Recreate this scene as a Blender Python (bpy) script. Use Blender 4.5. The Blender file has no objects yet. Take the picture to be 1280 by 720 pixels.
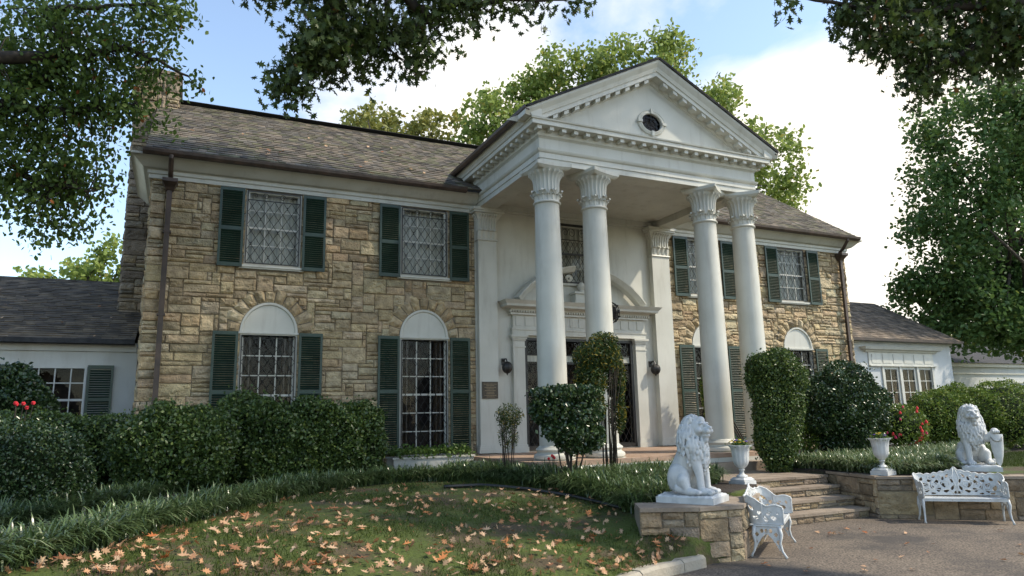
import bpy, bmesh, math, random
import numpy as np
from mathutils import Vector, Matrix, noise
C = bpy.context.scene.collection
R = math.radians
PI = math.pi
rng = np.random.default_rng(7)
random.seed(7)

# ------------------------------------------------------------------ camera
CAM = np.array([-10.316, -17.43, 0.886]); YAW, PITCH, ROLL = R(25.173), R(10.534), R(-1.237); FPX = 878.8
_f = np.array([math.sin(YAW)*math.cos(PITCH), math.cos(YAW)*math.cos(PITCH), math.sin(PITCH)])
_r0 = np.array([math.cos(YAW), -math.sin(YAW), 0.0]); _u0 = np.cross(_r0, _f)
_r = _r0*math.cos(ROLL)+_u0*math.sin(ROLL); _u = -_r0*math.sin(ROLL)+_u0*math.cos(ROLL)
cd = bpy.data.cameras.new('camera'); cam = bpy.data.objects.new('camera', cd); C.objects.link(cam)
cam.matrix_world = Matrix([[_r[0], _u[0], -_f[0], CAM[0]], [_r[1], _u[1], -_f[1], CAM[1]], [_r[2], _u[2], -_f[2], CAM[2]], [0, 0, 0, 1]])
cd.sensor_width = 36; cd.lens = FPX/1280*36; cd.clip_end = 2000; cd.clip_start = 0.1
bpy.context.scene.camera = cam

# ------------------------------------------------------------------ world, sun, exposure
SUN_DIR = Vector((0.56, -0.36, 0.74)).normalized()
sun_el = math.asin(SUN_DIR.z); sun_az = math.atan2(SUN_DIR.x, SUN_DIR.y)
w = bpy.data.worlds.new('World'); bpy.context.scene.world = w; w.use_nodes = True
nt = w.node_tree; nt.nodes.clear()
N = nt.nodes.new; L = nt.links.new
out = N('ShaderNodeOutputWorld'); sky = N('ShaderNodeTexSky'); sky.sky_type = 'NISHITA'; sky.sun_disc = False
sky.sun_elevation = sun_el; sky.sun_rotation = sun_az; sky.air_density = 1.0; sky.dust_density = 0.6; sky.ozone_density = 1.0
bg = N('ShaderNodeBackground'); bg.inputs['Strength'].default_value = 0.15
L(sky.outputs[0], bg.inputs['Color'])
bc = N('ShaderNodeBackground'); bc.inputs['Color'].default_value = (1, 0.985, 0.96, 1); bc.inputs['Strength'].default_value = 0.62
tc = N('ShaderNodeTexCoord'); mp = N('ShaderNodeMapping'); mp.inputs['Scale'].default_value = (1, 1, 1.7); mp.inputs['Location'].default_value = (3.45, 1.5, 0.1)
n1 = N('ShaderNodeTexNoise'); n1.inputs['Scale'].default_value = 2.1; n1.inputs['Detail'].default_value = 9; n1.inputs['Roughness'].default_value = 0.52; n1.inputs['Distortion'].default_value = 0.25
L(tc.outputs['Generated'], mp.inputs[0]); L(mp.outputs[0], n1.inputs['Vector'])
dot = N('ShaderNodeVectorMath'); dot.operation = 'DOT_PRODUCT'; dot.inputs[1].default_value = (0.75, 0.50, -0.30)   # more cloud to the east and low down
L(tc.outputs['Generated'], dot.inputs[0])
ma = N('ShaderNodeMath'); ma.operation = 'MULTIPLY_ADD'; ma.inputs[1].default_value = 0.38; L(dot.outputs['Value'], ma.inputs[0]); L(n1.outputs[0], ma.inputs[2])
cr = N('ShaderNodeValToRGB'); cr.color_ramp.elements[0].position = 0.615; cr.color_ramp.elements[1].position = 0.76
L(ma.outputs[0], cr.inputs[0])
mx = N('ShaderNodeMixShader'); L(cr.outputs[0], mx.inputs[0]); L(bg.outputs[0], mx.inputs[1]); L(bc.outputs[0], mx.inputs[2]); L(mx.outputs[0], out.inputs[0])
sl = bpy.data.lights.new('sun', 'SUN'); sl.energy = 2.0; sl.angle = R(1.5); sl.color = (1.0, 0.94, 0.84)
so = bpy.data.objects.new('sun', sl); C.objects.link(so); so.rotation_euler = SUN_DIR.to_track_quat('Z', 'Y').to_euler()
so.location = (20, -20, 40)
vs = bpy.context.scene.view_settings; vs.view_transform = 'Standard'; vs.look = 'None'; vs.exposure = 1.22; vs.gamma = 1
vs.use_white_balance = True; vs.white_balance_temperature = 7150; vs.white_balance_tint = 9

# ------------------------------------------------------------------ pixel helpers (where a photographed point lies in the world)
def ray(px, py): return _f+_r*(px-640)/FPX-_u*(py-360)/FPX
def PY(px, py, y): v = ray(px, py); return CAM+v*(y-CAM[1])/v[1]
def PZ(px, py, z): v = ray(px, py); return CAM+v*(z-CAM[2])/v[2]
def PD(px, py, d): return CAM+ray(px, py)*d

# ------------------------------------------------------------------ materials
def mat(name):
    m = bpy.data.materials.new(name); m.use_nodes = True
    return m, m.node_tree, m.node_tree.nodes['Principled BSDF']
def noisy(name, c1, c2, scale=5, rough=0.6, bump=0.0, bscale=None, detail=6, attr=None, lo=0.35, hi=0.65, bdist=0.02, spec=0.5, stretch=None):
    m, t, p = mat(name)
    co = t.nodes.new('ShaderNodeTexCoord'); n = t.nodes.new('ShaderNodeTexNoise'); n.inputs['Scale'].default_value = scale; n.inputs['Detail'].default_value = detail
    if stretch:
        mpp = t.nodes.new('ShaderNodeMapping'); mpp.inputs['Scale'].default_value = stretch; t.links.new(co.outputs['Object'], mpp.inputs[0]); t.links.new(mpp.outputs[0], n.inputs['Vector'])
    else: t.links.new(co.outputs['Object'], n.inputs['Vector'])
    r = t.nodes.new('ShaderNodeValToRGB'); e = r.color_ramp.elements
    e[0].position = lo; e[1].position = hi; e[0].color = (*c1, 1); e[1].color = (*c2, 1)
    t.links.new(n.outputs[0], r.inputs[0]); col = r.outputs[0]
    if attr:
        a = t.nodes.new('ShaderNodeAttribute'); a.attribute_name = attr
        mm = t.nodes.new('ShaderNodeMix'); mm.data_type = 'RGBA'; mm.blend_type = 'MULTIPLY'; mm.inputs[0].default_value = 1
        t.links.new(col, mm.inputs[6]); t.links.new(a.outputs['Color'], mm.inputs[7]); col = mm.outputs[2]
    t.links.new(col, p.inputs['Base Color']); p.inputs['Roughness'].default_value = rough; p.inputs['Specular IOR Level'].default_value = spec
    if bump:
        n2 = t.nodes.new('ShaderNodeTexNoise'); n2.inputs['Scale'].default_value = bscale or scale*4; n2.inputs['Detail'].default_value = 5
        t.links.new(co.outputs['Object'], n2.inputs['Vector'])
        b = t.nodes.new('ShaderNodeBump'); b.inputs['Strength'].default_value = bump; b.inputs['Distance'].default_value = bdist
        t.links.new(n2.outputs[0], b.inputs['Height']); t.links.new(b.outputs[0], p.inputs['Normal'])
    return m
def leafmat(name, c1, c2, c3=None, trans=0.3, rough=0.5, spec=0.35):
    m, t, p = mat(name)
    a = t.nodes.new('ShaderNodeAttribute'); a.attribute_name = 'tint'
    r = t.nodes.new('ShaderNodeValToRGB'); e = r.color_ramp.elements; e[0].color = (*c1, 1); e[1].color = (*c2, 1)
    if c3: e[1].position = 0.86; x = e.new(1.0); x.color = (*c3, 1)
    t.links.new(a.outputs['Fac'], r.inputs[0]); t.links.new(r.outputs[0], p.inputs['Base Color'])
    p.inputs['Roughness'].default_value = rough; p.inputs['Specular IOR Level'].default_value = spec
    tr = t.nodes.new('ShaderNodeBsdfTranslucent'); t.links.new(r.outputs[0], tr.inputs['Color'])
    mxs = t.nodes.new('ShaderNodeMixShader'); mxs.inputs[0].default_value = trans
    o = t.nodes['Material Output']; t.links.new(p.outputs[0], mxs.inputs[1]); t.links.new(tr.outputs[0], mxs.inputs[2]); t.links.new(mxs.outputs[0], o.inputs[0])
    return m
M = {}
M['white'] = noisy('white_paint', (0.47, 0.465, 0.41), (0.55, 0.545, 0.49), 1.3, 0.5, 0.12, 30, bdist=0.004, lo=0.25, hi=0.6)
M['stucco'] = noisy('white_stucco', (0.44, 0.455, 0.45), (0.53, 0.545, 0.54), 1.0, 0.8, 0.3, 60, bdist=0.005, lo=0.25, hi=0.6)
M['statue'] = noisy('statue_paint', (0.44, 0.455, 0.455), (0.56, 0.57, 0.565), 7, 0.42, 0.25, 45, bdist=0.006, lo=0.3, hi=0.6)
M['iron_white'] = noisy('white_iron', (0.46, 0.475, 0.47), (0.60, 0.61, 0.60), 9, 0.4, 0.2, 50, bdist=0.004)
M['stone'] = noisy('rough_stone', (0.60, 0.57, 0.52), (1.12, 1.08, 1.0), 6, 0.9, 1.0, 26, attr='Col', bdist=0.035, lo=0.3, hi=0.68)
M['mortar'] = noisy('mortar', (0.17, 0.145, 0.11), (0.26, 0.22, 0.165), 8, 0.95, 0.5, 40)
M['shingle'] = noisy('shingle', (0.45, 0.43, 0.40), (1.1, 1.05, 1.0), 3, 0.9, 0.6, 60, attr='Col', bdist=0.01)
M['asphalt_roof'] = noisy('asphalt_roof', (0.020, 0.022, 0.026), (0.045, 0.047, 0.052), 6, 0.9, 0.5, 50)
M['green'] = noisy('shutter_green', (0.015, 0.036, 0.026), (0.024, 0.056, 0.040), 3, 0.45, 0.1, 40)
M['brown'] = noisy('brown_metal', (0.040, 0.026, 0.019), (0.080, 0.050, 0.036), 4, 0.5)
M['black'] = noisy('black_iron', (0.010, 0.010, 0.010), (0.025, 0.024, 0.022), 12, 0.45)
M['curtain'] = noisy('curtain', (0.34, 0.35, 0.30), (0.50, 0.50, 0.44), 14, 0.9, stretch=(1, 1, 0.12))
M['room'] = noisy('dark_interior', (0.010, 0.009, 0.008), (0.05, 0.035, 0.028), 3.5, 0.9)
M['bronze'] = noisy('bronze', (0.03, 0.02, 0.012), (0.06, 0.04, 0.025), 20, 0.35)
M['bronze_line'] = noisy('bronze_line', (0.22, 0.16, 0.09), (0.30, 0.22, 0.12), 20, 0.35)
M['tread'] = noisy('tread_stone', (0.20, 0.155, 0.115), (0.31, 0.25, 0.19), 2.5, 0.85, 0.5, 30)
M['tile'] = noisy('porch_tile', (0.28, 0.18, 0.12), (0.38, 0.27, 0.20), 3, 0.7, 0.3, 30)
M['bark'] = noisy('bark', (0.035, 0.028, 0.022), (0.10, 0.08, 0.06), 6, 0.95, 0.9, 14, bdist=0.04)
M['twig'] = noisy('twig', (0.02, 0.016, 0.012), (0.05, 0.04, 0.028), 9, 0.9)
M['kerb'] = noisy('kerb_stone', (0.26, 0.23, 0.18), (0.40, 0.36, 0.29), 4, 0.9, 0.6, 30)
M['pipe'] = noisy('black_pipe', (0.01, 0.01, 0.01), (0.02, 0.02, 0.02), 5, 0.4)
m, t, p = mat('window_glass'); p.inputs['Base Color'].default_value = (0.9, 0.95, 0.95, 1); p.inputs['Roughness'].default_value = 0.03
p.inputs['Transmission Weight'].default_value = 1.0; p.inputs['IOR'].default_value = 1.0
gl = t.nodes.new('ShaderNodeBsdfGlossy'); gl.inputs['Roughness'].default_value = 0.04
tp = t.nodes.new('ShaderNodeBsdfTransparent'); fr = t.nodes.new('ShaderNodeFresnel'); fr.inputs[0].default_value = 1.28
ms = t.nodes.new('ShaderNodeMixShader'); t.links.new(fr.outputs[0], ms.inputs[0]); t.links.new(tp.outputs[0], ms.inputs[1]); t.links.new(gl.outputs[0], ms.inputs[2]); t.links.new(ms.outputs[0], t.nodes['Material Output'].inputs[0])
M['glass'] = m
M['oak'] = leafmat('oak_leaf', (0.030, 0.050, 0.014), (0.085, 0.130, 0.030), (0.16, 0.075, 0.02), 0.28)
M['oak2'] = leafmat('oak_leaf_light', (0.048, 0.090, 0.020), (0.15, 0.23, 0.048), (0.30, 0.10, 0.03), 0.45)
M['crown_light'] = leafmat('crown_light', (0.16, 0.23, 0.055), (0.34, 0.42, 0.11), (0.34, 0.32, 0.08), 0.45)
M['crown_yellow'] = leafmat('crown_yellow', (0.17, 0.19, 0.05), (0.36, 0.35, 0.10), (0.30, 0.24, 0.05), 0.35)
M['crown_dark'] = leafmat('crown_dark', (0.050, 0.110, 0.032), (0.145, 0.240, 0.068), (0.18, 0.22, 0.05), 0.38)
M['hedge'] = leafmat('hedge_leaf', (0.024, 0.052, 0.014), (0.085, 0.140, 0.034), (0.15, 0.20, 0.045), 0.22, 0.4, 0.5)
M['hedge_light'] = leafmat('hedge_light', (0.050, 0.095, 0.016), (0.16, 0.235, 0.040), (0.26, 0.30, 0.06), 0.3, 0.45)
M['camellia'] = leafmat('camellia_leaf', (0.014, 0.036, 0.012), (0.048, 0.088, 0.030), (0.09, 0.13, 0.04), 0.15, 0.28, 0.6)
M['nandina'] = leafmat('nandina_leaf', (0.016, 0.036, 0.010), (0.06, 0.10, 0.025), (0.26, 0.20, 0.03), 0.3, 0.45)
M['liriope'] = leafmat('liriope_blade', (0.026, 0.058, 0.018), (0.14, 0.20, 0.075), (0.34, 0.38, 0.22), 0.25, 0.28, 0.7)  # palest tints put the sky-gloss highlights into the blade colour
M['grass'] = leafmat('grass_blade', (0.030, 0.050, 0.008), (0.075, 0.112, 0.018), (0.12, 0.14, 0.03), 0.3, 0.6)
M['ivy'] = leafmat('ivy_leaf', (0.05, 0.10, 0.02), (0.13, 0.21, 0.05), (0.2, 0.26, 0.08), 0.3, 0.4)
def plain(name, c, rough=0.6):
    m, t, p = mat(name); p.inputs['Base Color'].default_value = (*c, 1); p.inputs['Roughness'].default_value = rough; return m
M['red'] = plain('red_petal', (0.60, 0.02, 0.03)); M['pink'] = plain('pink_petal', (0.65, 0.04, 0.14)); M['yellow'] = plain('yellow_petal', (0.75, 0.48, 0.03)); M['purple'] = plain('purple_petal', (0.14, 0.05, 0.40))
M['fall'] = leafmat('fallen_leaf', (0.40, 0.17, 0.07), (0.60, 0.42, 0.27), None, 0.1, 0.8)
M['fall_orange'] = leafmat('fallen_leaf_orange', (0.40, 0.12, 0.035), (0.52, 0.22, 0.08), None, 0.1, 0.7)
M['fall_brown'] = leafmat('fallen_leaf_brown', (0.20, 0.08, 0.04), (0.36, 0.18, 0.09), None, 0.1, 0.8)
def weather(m, amount, scale, stretch, c=(.25, .22, .17), lo=.52, hi=.8, point=False):
    t = m.node_tree; p = t.nodes['Principled BSDF']; src = p.inputs['Base Color'].links[0].from_socket
    co = t.nodes.new('ShaderNodeTexCoord'); mp_ = t.nodes.new('ShaderNodeMapping'); mp_.inputs['Scale'].default_value = stretch; n = t.nodes.new('ShaderNodeTexNoise'); n.inputs['Scale'].default_value = scale; n.inputs['Detail'].default_value = 8; n.inputs['Roughness'].default_value = .65
    t.links.new(co.outputs['Object'], mp_.inputs[0]); t.links.new(mp_.outputs[0], n.inputs['Vector']); r = t.nodes.new('ShaderNodeMapRange'); r.inputs[1].default_value = lo; r.inputs[2].default_value = hi; r.inputs[4].default_value = amount
    t.links.new(n.outputs[0], r.inputs[0]); f = r.outputs[0]
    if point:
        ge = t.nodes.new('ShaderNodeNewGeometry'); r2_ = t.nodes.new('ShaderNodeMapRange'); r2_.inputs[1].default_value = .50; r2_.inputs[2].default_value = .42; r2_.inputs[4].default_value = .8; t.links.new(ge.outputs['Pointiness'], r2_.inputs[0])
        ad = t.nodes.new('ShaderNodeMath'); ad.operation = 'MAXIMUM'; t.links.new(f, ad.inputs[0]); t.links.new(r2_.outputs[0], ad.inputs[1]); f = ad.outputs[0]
    mm = t.nodes.new('ShaderNodeMix'); mm.data_type = 'RGBA'; t.links.new(f, mm.inputs[0]); t.links.new(src, mm.inputs[6]); mm.inputs[7].default_value = (*c, 1); t.links.new(mm.outputs[2], p.inputs['Base Color'])
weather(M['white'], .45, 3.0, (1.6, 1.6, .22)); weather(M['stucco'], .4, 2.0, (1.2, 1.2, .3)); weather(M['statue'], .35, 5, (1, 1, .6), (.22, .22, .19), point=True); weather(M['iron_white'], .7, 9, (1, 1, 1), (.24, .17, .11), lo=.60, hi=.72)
weather(M['green'], .22, 4, (1, 1, .3), (.06, .075, .065)); weather(M['tread'], .6, 3, (1, 1, 1), (.10, .09, .07)); weather(M['kerb'], .7, 4, (1, 1, 1), (.10, .10, .07)); weather(M['brown'], .5, 5, (1, 1, .3), (.10, .085, .07))
# asphalt
m, t, p = mat('asphalt'); co = t.nodes.new('ShaderNodeTexCoord')
a = t.nodes.new('ShaderNodeTexNoise'); a.inputs['Scale'].default_value = 38; a.inputs['Detail'].default_value = 2
b = t.nodes.new('ShaderNodeTexNoise'); b.inputs['Scale'].default_value = 0.9; b.inputs['Detail'].default_value = 6
for q in (a, b): t.links.new(co.outputs['Object'], q.inputs['Vector'])
r1 = t.nodes.new('ShaderNodeValToRGB'); r1.color_ramp.elements[0].position = .35; r1.color_ramp.elements[1].position = .72; r1.color_ramp.elements[0].color = (.044, .037, .030, 1); r1.color_ramp.elements[1].color = (.26, .215, .17, 1)
r2 = t.nodes.new('ShaderNodeValToRGB'); r2.color_ramp.elements[0].position = .3; r2.color_ramp.elements[1].position = .7; r2.color_ramp.elements[0].color = (.75, .72, .70, 1); r2.color_ramp.elements[1].color = (1.15, 1.1, 1.02, 1)
mm = t.nodes.new('ShaderNodeMix'); mm.data_type = 'RGBA'; mm.blend_type = 'MULTIPLY'; mm.inputs[0].default_value = 1
t.links.new(a.outputs[0], r1.inputs[0]); t.links.new(b.outputs[0], r2.inputs[0]); t.links.new(r1.outputs[0], mm.inputs[6]); t.links.new(r2.outputs[0], mm.inputs[7]); t.links.new(mm.outputs[2], p.inputs['Base Color'])
bu = t.nodes.new('ShaderNodeBump'); bu.inputs['Strength'].default_value = .6; bu.inputs['Distance'].default_value = .006; t.links.new(a.outputs[0], bu.inputs['Height']); t.links.new(bu.outputs[0], p.inputs['Normal']); p.inputs['Roughness'].default_value = .85
M['asphalt'] = m
weather(m, .75, .55, (1, 1, 1), (.040, .036, .032), lo=.50, hi=.62); weather(m, .5, 3.0, (1, 1, 1), (.20, .17, .13), lo=.62, hi=.75)
# lawn: moss, thin grass and bare soil, with the planted beds as soil
m, t, p = mat('lawn'); co = t.nodes.new('ShaderNodeTexCoord')
a = t.nodes.new('ShaderNodeTexNoise'); a.inputs['Scale'].default_value = 1.3; a.inputs['Detail'].default_value = 8; a.inputs['Roughness'].default_value = .65
t.links.new(co.outputs['Object'], a.inputs['Vector'])
r1 = t.nodes.new('ShaderNodeValToRGB'); e = r1.color_ramp.elements; e[0].position = .40; e[0].color = (.070, .052, .026, 1); e[1].position = .49; e[1].color = (.048, .066, .010, 1); x = e.new(.70); x.color = (.066, .098, .010, 1)
t.links.new(a.outputs[0], r1.inputs[0])
at = t.nodes.new('ShaderNodeAttribute'); at.attribute_name = 'soil'
mm = t.nodes.new('ShaderNodeMix'); mm.data_type = 'RGBA'; t.links.new(at.outputs['Fac'], mm.inputs[0]); t.links.new(r1.outputs[0], mm.inputs[6]); mm.inputs[7].default_value = (.030, .021, .014, 1)
t.links.new(mm.outputs[2], p.inputs['Base Color']); p.inputs['Roughness'].default_value = .95
b = t.nodes.new('ShaderNodeTexNoise'); b.inputs['Scale'].default_value = 22; b.inputs['Detail'].default_value = 6; t.links.new(co.outputs['Object'], b.inputs['Vector'])
bu = t.nodes.new('ShaderNodeBump'); bu.inputs['Strength'].default_value = .9; bu.inputs['Distance'].default_value = .04; t.links.new(b.outputs[0], bu.inputs['Height']); t.links.new(bu.outputs[0], p.inputs['Normal'])
M['lawn'] = m

# ------------------------------------------------------------------ object helpers
def tag(o, label=None, cat=None, group=None, kind=None):
    if label: o['label'] = label
    if cat: o['category'] = cat
    if group: o['group'] = group
    if kind: o['kind'] = kind
    return o
def thing(name, label, cat, loc=(0, 0, 0), rz=0, group=None):
    o = bpy.data.objects.new(name, None); C.objects.link(o); o.location = loc; o.rotation_euler = (0, 0, rz); o.empty_display_size = .2
    return tag(o, label, cat, group)
def link_mesh(name, me, material, parent=None, loc=(0, 0, 0), rz=0):
    o = bpy.data.objects.new(name, me); C.objects.link(o)
    if material: me.materials.clear(); me.materials.append(material)
    o.parent = parent; o.location = loc; o.rotation_euler = (0, 0, rz)
    return o
def dup(o, loc=None, rz=None, parent=None):
    c = o.copy(); C.objects.link(c)
    if parent: c.parent = parent
    if loc is not None: c.location = loc
    if rz is not None: c.rotation_euler = (0, 0, rz)
    for ch in list(o.children): dup(ch, parent=c)
    return c

class MB:
    def __init__(s): s.v = []; s.f = []; s.c = []; s.col = (1, 1, 1)
    def add(s, vs, fs, col=None):
        n = len(s.v); s.v += [tuple(map(float, v)) for v in vs]; s.f += [tuple(n+i for i in f) for f in fs]
        s.c += [col or s.col]*len(vs)
    def box(s, x0, x1, y0, y1, z0, z1):
        s.add([(x, y, z) for x in (x0, x1) for y in (y0, y1) for z in (z0, z1)], [(0, 1, 3, 2), (4, 6, 7, 5), (0, 4, 5, 1), (2, 3, 7, 6), (0, 2, 6, 4), (1, 5, 7, 3)])
    def obox(s, c, ax, ay, az):   # centre and three half-axis vectors
        c, ax, ay, az = map(Vector, (c, ax, ay, az))
        s.add([c+i*ax+j*ay+k*az for i in (-1, 1) for j in (-1, 1) for k in (-1, 1)], [(0, 1, 3, 2), (4, 6, 7, 5), (0, 4, 5, 1), (2, 3, 7, 6), (0, 2, 6, 4), (1, 5, 7, 3)])
    def loft(s, rings, close=True, cap=True):
        n = len(rings[0]); vs = [p for r in rings for p in r]; fs = []
        for i in range(len(rings)-1):
            for j in range(n if close else n-1):
                k = (j+1) % n; fs.append((i*n+j, i*n+k, (i+1)*n+k, (i+1)*n+j))
        if cap: fs.append(tuple(range(n))[::-1]); fs.append(tuple((len(rings)-1)*n+j for j in range(n)))
        s.add(vs, fs)
    def tube(s, pts, r, n=6, cap=True):
        pts = [Vector(p) for p in pts]; rs = r if hasattr(r, '__len__') else [r]*len(pts); rings = []
        up = None
        for i, p in enumerate(pts):
            d = (pts[min(i+1, len(pts)-1)]-pts[max(i-1, 0)])
            if d.length < 1e-9: d = Vector((0, 0, 1))
            d.normalize()
            if up is None: up = Vector((0, 0, 1)) if abs(d.z) < .9 else Vector((1, 0, 0))
            a = d.cross(up)
            if a.length < 1e-6: a = d.cross(Vector((0, 1, 0)))
            a.normalize(); b = a.cross(d); up = b
            rings.append([p+(a*math.cos(2*PI*k/n)+b*math.sin(2*PI*k/n))*rs[i] for k in range(n)])
        s.loft(rings, True, cap)
    def lathe(s, prof, n=32, c=(0, 0), mod=None):
        rings = []
        for (r, z) in prof:
            rings.append([(c[0]+(r*(mod(2*PI*k/n, z) if mod else 1))*math.cos(2*PI*k/n), c[1]+(r*(mod(2*PI*k/n, z) if mod else 1))*math.sin(2*PI*k/n), z) for k in range(n)])
        s.loft(rings)
    def ell(s, c, r, n=10, m=8, rot=None):
        vs = []; fs = []
        for i in range(m+1):
            th = PI*i/m
            for j in range(n):
                ph = 2*PI*j/n; v = Vector((r[0]*math.sin(th)*math.cos(ph), r[1]*math.sin(th)*math.sin(ph), r[2]*math.cos(th)))
                if rot is not None: v = rot @ v
                vs.append(Vector(c)+v)
        for i in range(m):
            for j in range(n): k = (j+1) % n; fs.append((i*n+j, (i+1)*n+j, (i+1)*n+k, i*n+k))
        s.add(vs, fs)
    def build(s, name, material, parent=None, loc=(0, 0, 0), rz=0, smooth=False, off=(0, 0, 0), auto=None):
        me = bpy.data.meshes.new(name); vs = s.v
        if any(off): vs = [(a-off[0], b-off[1], c-off[2]) for a, b, c in s.v]
        me.from_pydata(vs, [], s.f); me.update()
        if any(c != (1, 1, 1) for c in s.c[:1]) or len(set(s.c)) > 1:
            at = me.color_attributes.new('Col', 'FLOAT_COLOR', 'POINT'); at.data.foreach_set('color', np.array([(*c, 1) for c in s.c], dtype=np.float32).ravel())
        if smooth: me.shade_smooth()
        if auto is not None:
            me.shade_smooth(); bm = bmesh.new(); bm.from_mesh(me)
            bmesh.ops.remove_doubles(bm, verts=bm.verts, dist=1e-5)
            bmesh.ops.recalc_face_normals(bm, faces=bm.faces)
            for e in bm.edges:
                if len(e.link_faces) == 2 and e.calc_face_angle(0) > auto: e.smooth = False
            bm.to_mesh(me); bm.free()
        return link_mesh(name, me, material, parent, loc, rz)

def scatter(name, pos, rot, scale, tv, tf, tint, material, parent=None, off=(0, 0, 0), smooth=False):
    pos = np.asarray(pos)-np.array(off); tv = np.asarray(tv, float); n = len(pos); k = len(tv)
    v = np.einsum('nij,kj->nki', rot, tv)*np.asarray(scale).reshape(-1, 1, 1)+pos[:, None, :]
    me = bpy.data.meshes.new(name); me.vertices.add(n*k); me.vertices.foreach_set('co', v.astype(np.float32).ravel())
    lt = np.array([len(f) for f in tf]); flat = np.concatenate([np.array(f) for f in tf])
    li = (flat[None, :]+(np.arange(n)*k)[:, None]).ravel(); me.loops.add(len(li)); me.loops.foreach_set('vertex_index', li.astype(np.int32))
    tot = np.tile(lt, n); st = np.concatenate([[0], np.cumsum(tot)[:-1]]); me.polygons.add(len(tot)); me.polygons.foreach_set('loop_start', st.astype(np.int32)); me.polygons.foreach_set('loop_total', tot.astype(np.int32))
    at = me.attributes.new('tint', 'FLOAT', 'POINT'); at.data.foreach_set('value', np.repeat(tint, k).astype(np.float32))
    me.update(calc_edges=True); me.validate()
    if smooth: me.shade_smooth()
    return link_mesh(name, me, material, parent)
def rand_rot(n, up=0.0, g=None):
    g = g or rng
    nrm = g.normal(size=(n, 3)); nrm /= np.linalg.norm(nrm, axis=1)[:, None]; nrm[:, 2] = nrm[:, 2]+up; nrm /= np.linalg.norm(nrm, axis=1)[:, None]+1e-9
    t = g.normal(size=(n, 3)); t -= (t*nrm).sum(1)[:, None]*nrm; t /= np.linalg.norm(t, axis=1)[:, None]; b = np.cross(nrm, t)
    return np.stack([b, t, nrm], axis=2)
def rot_dir(d, g=None):          # leaf y axis along d (n,3), random roll
    g = g or rng; d = d/np.linalg.norm(d, axis=1)[:, None]; a = g.normal(size=d.shape); a -= (a*d).sum(1)[:, None]*d; a /= np.linalg.norm(a, axis=1)[:, None]
    return np.stack([a, d, np.cross(a, d)], axis=2)
LEAF = ([(0, -.5, 0), (.30, -.1, .06), (.22, .25, .05), (0, .5, -.02), (-.22, .25, .05), (-.30, -.1, .06)], [(0, 1, 2, 3), (0, 3, 4, 5)])
SLIM = ([(0, -.5, 0), (.14, 0, .04), (0, .5, 0), (-.14, 0, .04)], [(0, 1, 2), (0, 2, 3)])
OAKP = [(0, -.55), (.02, -.3), (.20, -.26), (.10, -.12), (.40, .02), (.16, .08), (.34, .34), (.12, .26), (0, .55)]
OAK = ([(x, y, .10*abs(x)) for x, y in OAKP]+[(-x, y, .10*abs(x)) for x, y in OAKP[1:-1]][::-1], None)
OAK = (OAK[0], [(0, 1, 2, 3), (0, 3, 4, 5), (0, 5, 6, 7), (0, 7, 8), (0, 8, 9), (0, 9, 10, 11), (0, 11, 12, 13), (0, 13, 14, 15)])

def clumped(blobs, per, sub, spread, g, shell=.55):
    P = []; cen = []
    for (c, r, wt) in blobs:
        m = max(1, int(sub*wt)); u = g.normal(size=(m, 3)); u /= np.linalg.norm(u, axis=1)[:, None]
        rad = (shell+(1-shell)*g.random(m)**.6)[:, None]; cc = np.array(c)+u*rad*np.array(r); cen.append(cc)
        k = max(1, int(per*wt/m)); P.append(np.repeat(cc, k, axis=0)+np.clip(g.normal(size=(m*k, 3)), -1.9, 1.9)*spread)
    return np.concatenate(P), np.concatenate(cen)
def tree(name, label, base, blobs, leaf, size, per, sub, spread, mleaf, seed, trunk_r=.25, group=None, tmpl=LEAF, up=.3, limbs=40, yellow=0.04, droop=False, fork=None):
    g = np.random.default_rng(seed)
    t = thing(name, label, 'tree', base, 0, group); b = np.array(base, float)
    P, cen = clumped(blobs, per, sub, spread, g)
    n = len(P); tint = np.clip(g.beta(2, 2.4, n)*.8+np.repeat(g.random(max(1, n//40+1))*.12, 40)[:n], 0, .85); tint[g.random(n) < yellow] = 1
    rot = rot_dir(g.normal(size=(n, 3))*.7+np.array([0, 0, -.9]), g) if droop else rand_rot(n, up, g)
    scatter('crown', P, rot, size*(.7+.6*g.random(n)), tmpl[0], tmpl[1], tint, M[mleaf], t, off=b)
    mb = MB(); top = np.mean([np.array(c) for c, _, _ in blobs], axis=0) if fork is None else np.array(fork)
    mid = (b+top)/2+np.array([g.normal()*.2, g.normal()*.2, 0])
    mb.tube([b+np.array([0, 0, -.3]), b+np.array([0, 0, .6]), mid, top], [trunk_r*1.3, trunk_r, trunk_r*.8, trunk_r*.45], 10)
    mb.build('trunk', M['bark'], t, off=b, smooth=True)
    lb = MB(); idx = g.choice(len(cen), min(limbs, len(cen)), replace=False)
    for i in idx:
        e = cen[i]; s = (b+top)/2*(1-(f := g.uniform(.1, 1)))+top*f; s = mid+(top-mid)*g.uniform(0, 1)
        m1 = (s+e)/2+g.normal(size=3)*.08*np.linalg.norm(e-s)+np.array([0, 0, .06*np.linalg.norm(e-s)])
        lb.tube([s, s*.6+m1*.4, m1, m1*.4+e*.6, e], [trunk_r*.34, trunk_r*.25, trunk_r*.17, trunk_r*.1, .012], 5, False)
    lb.build('limb', M['bark'], t, off=b, smooth=True)
    return t

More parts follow.
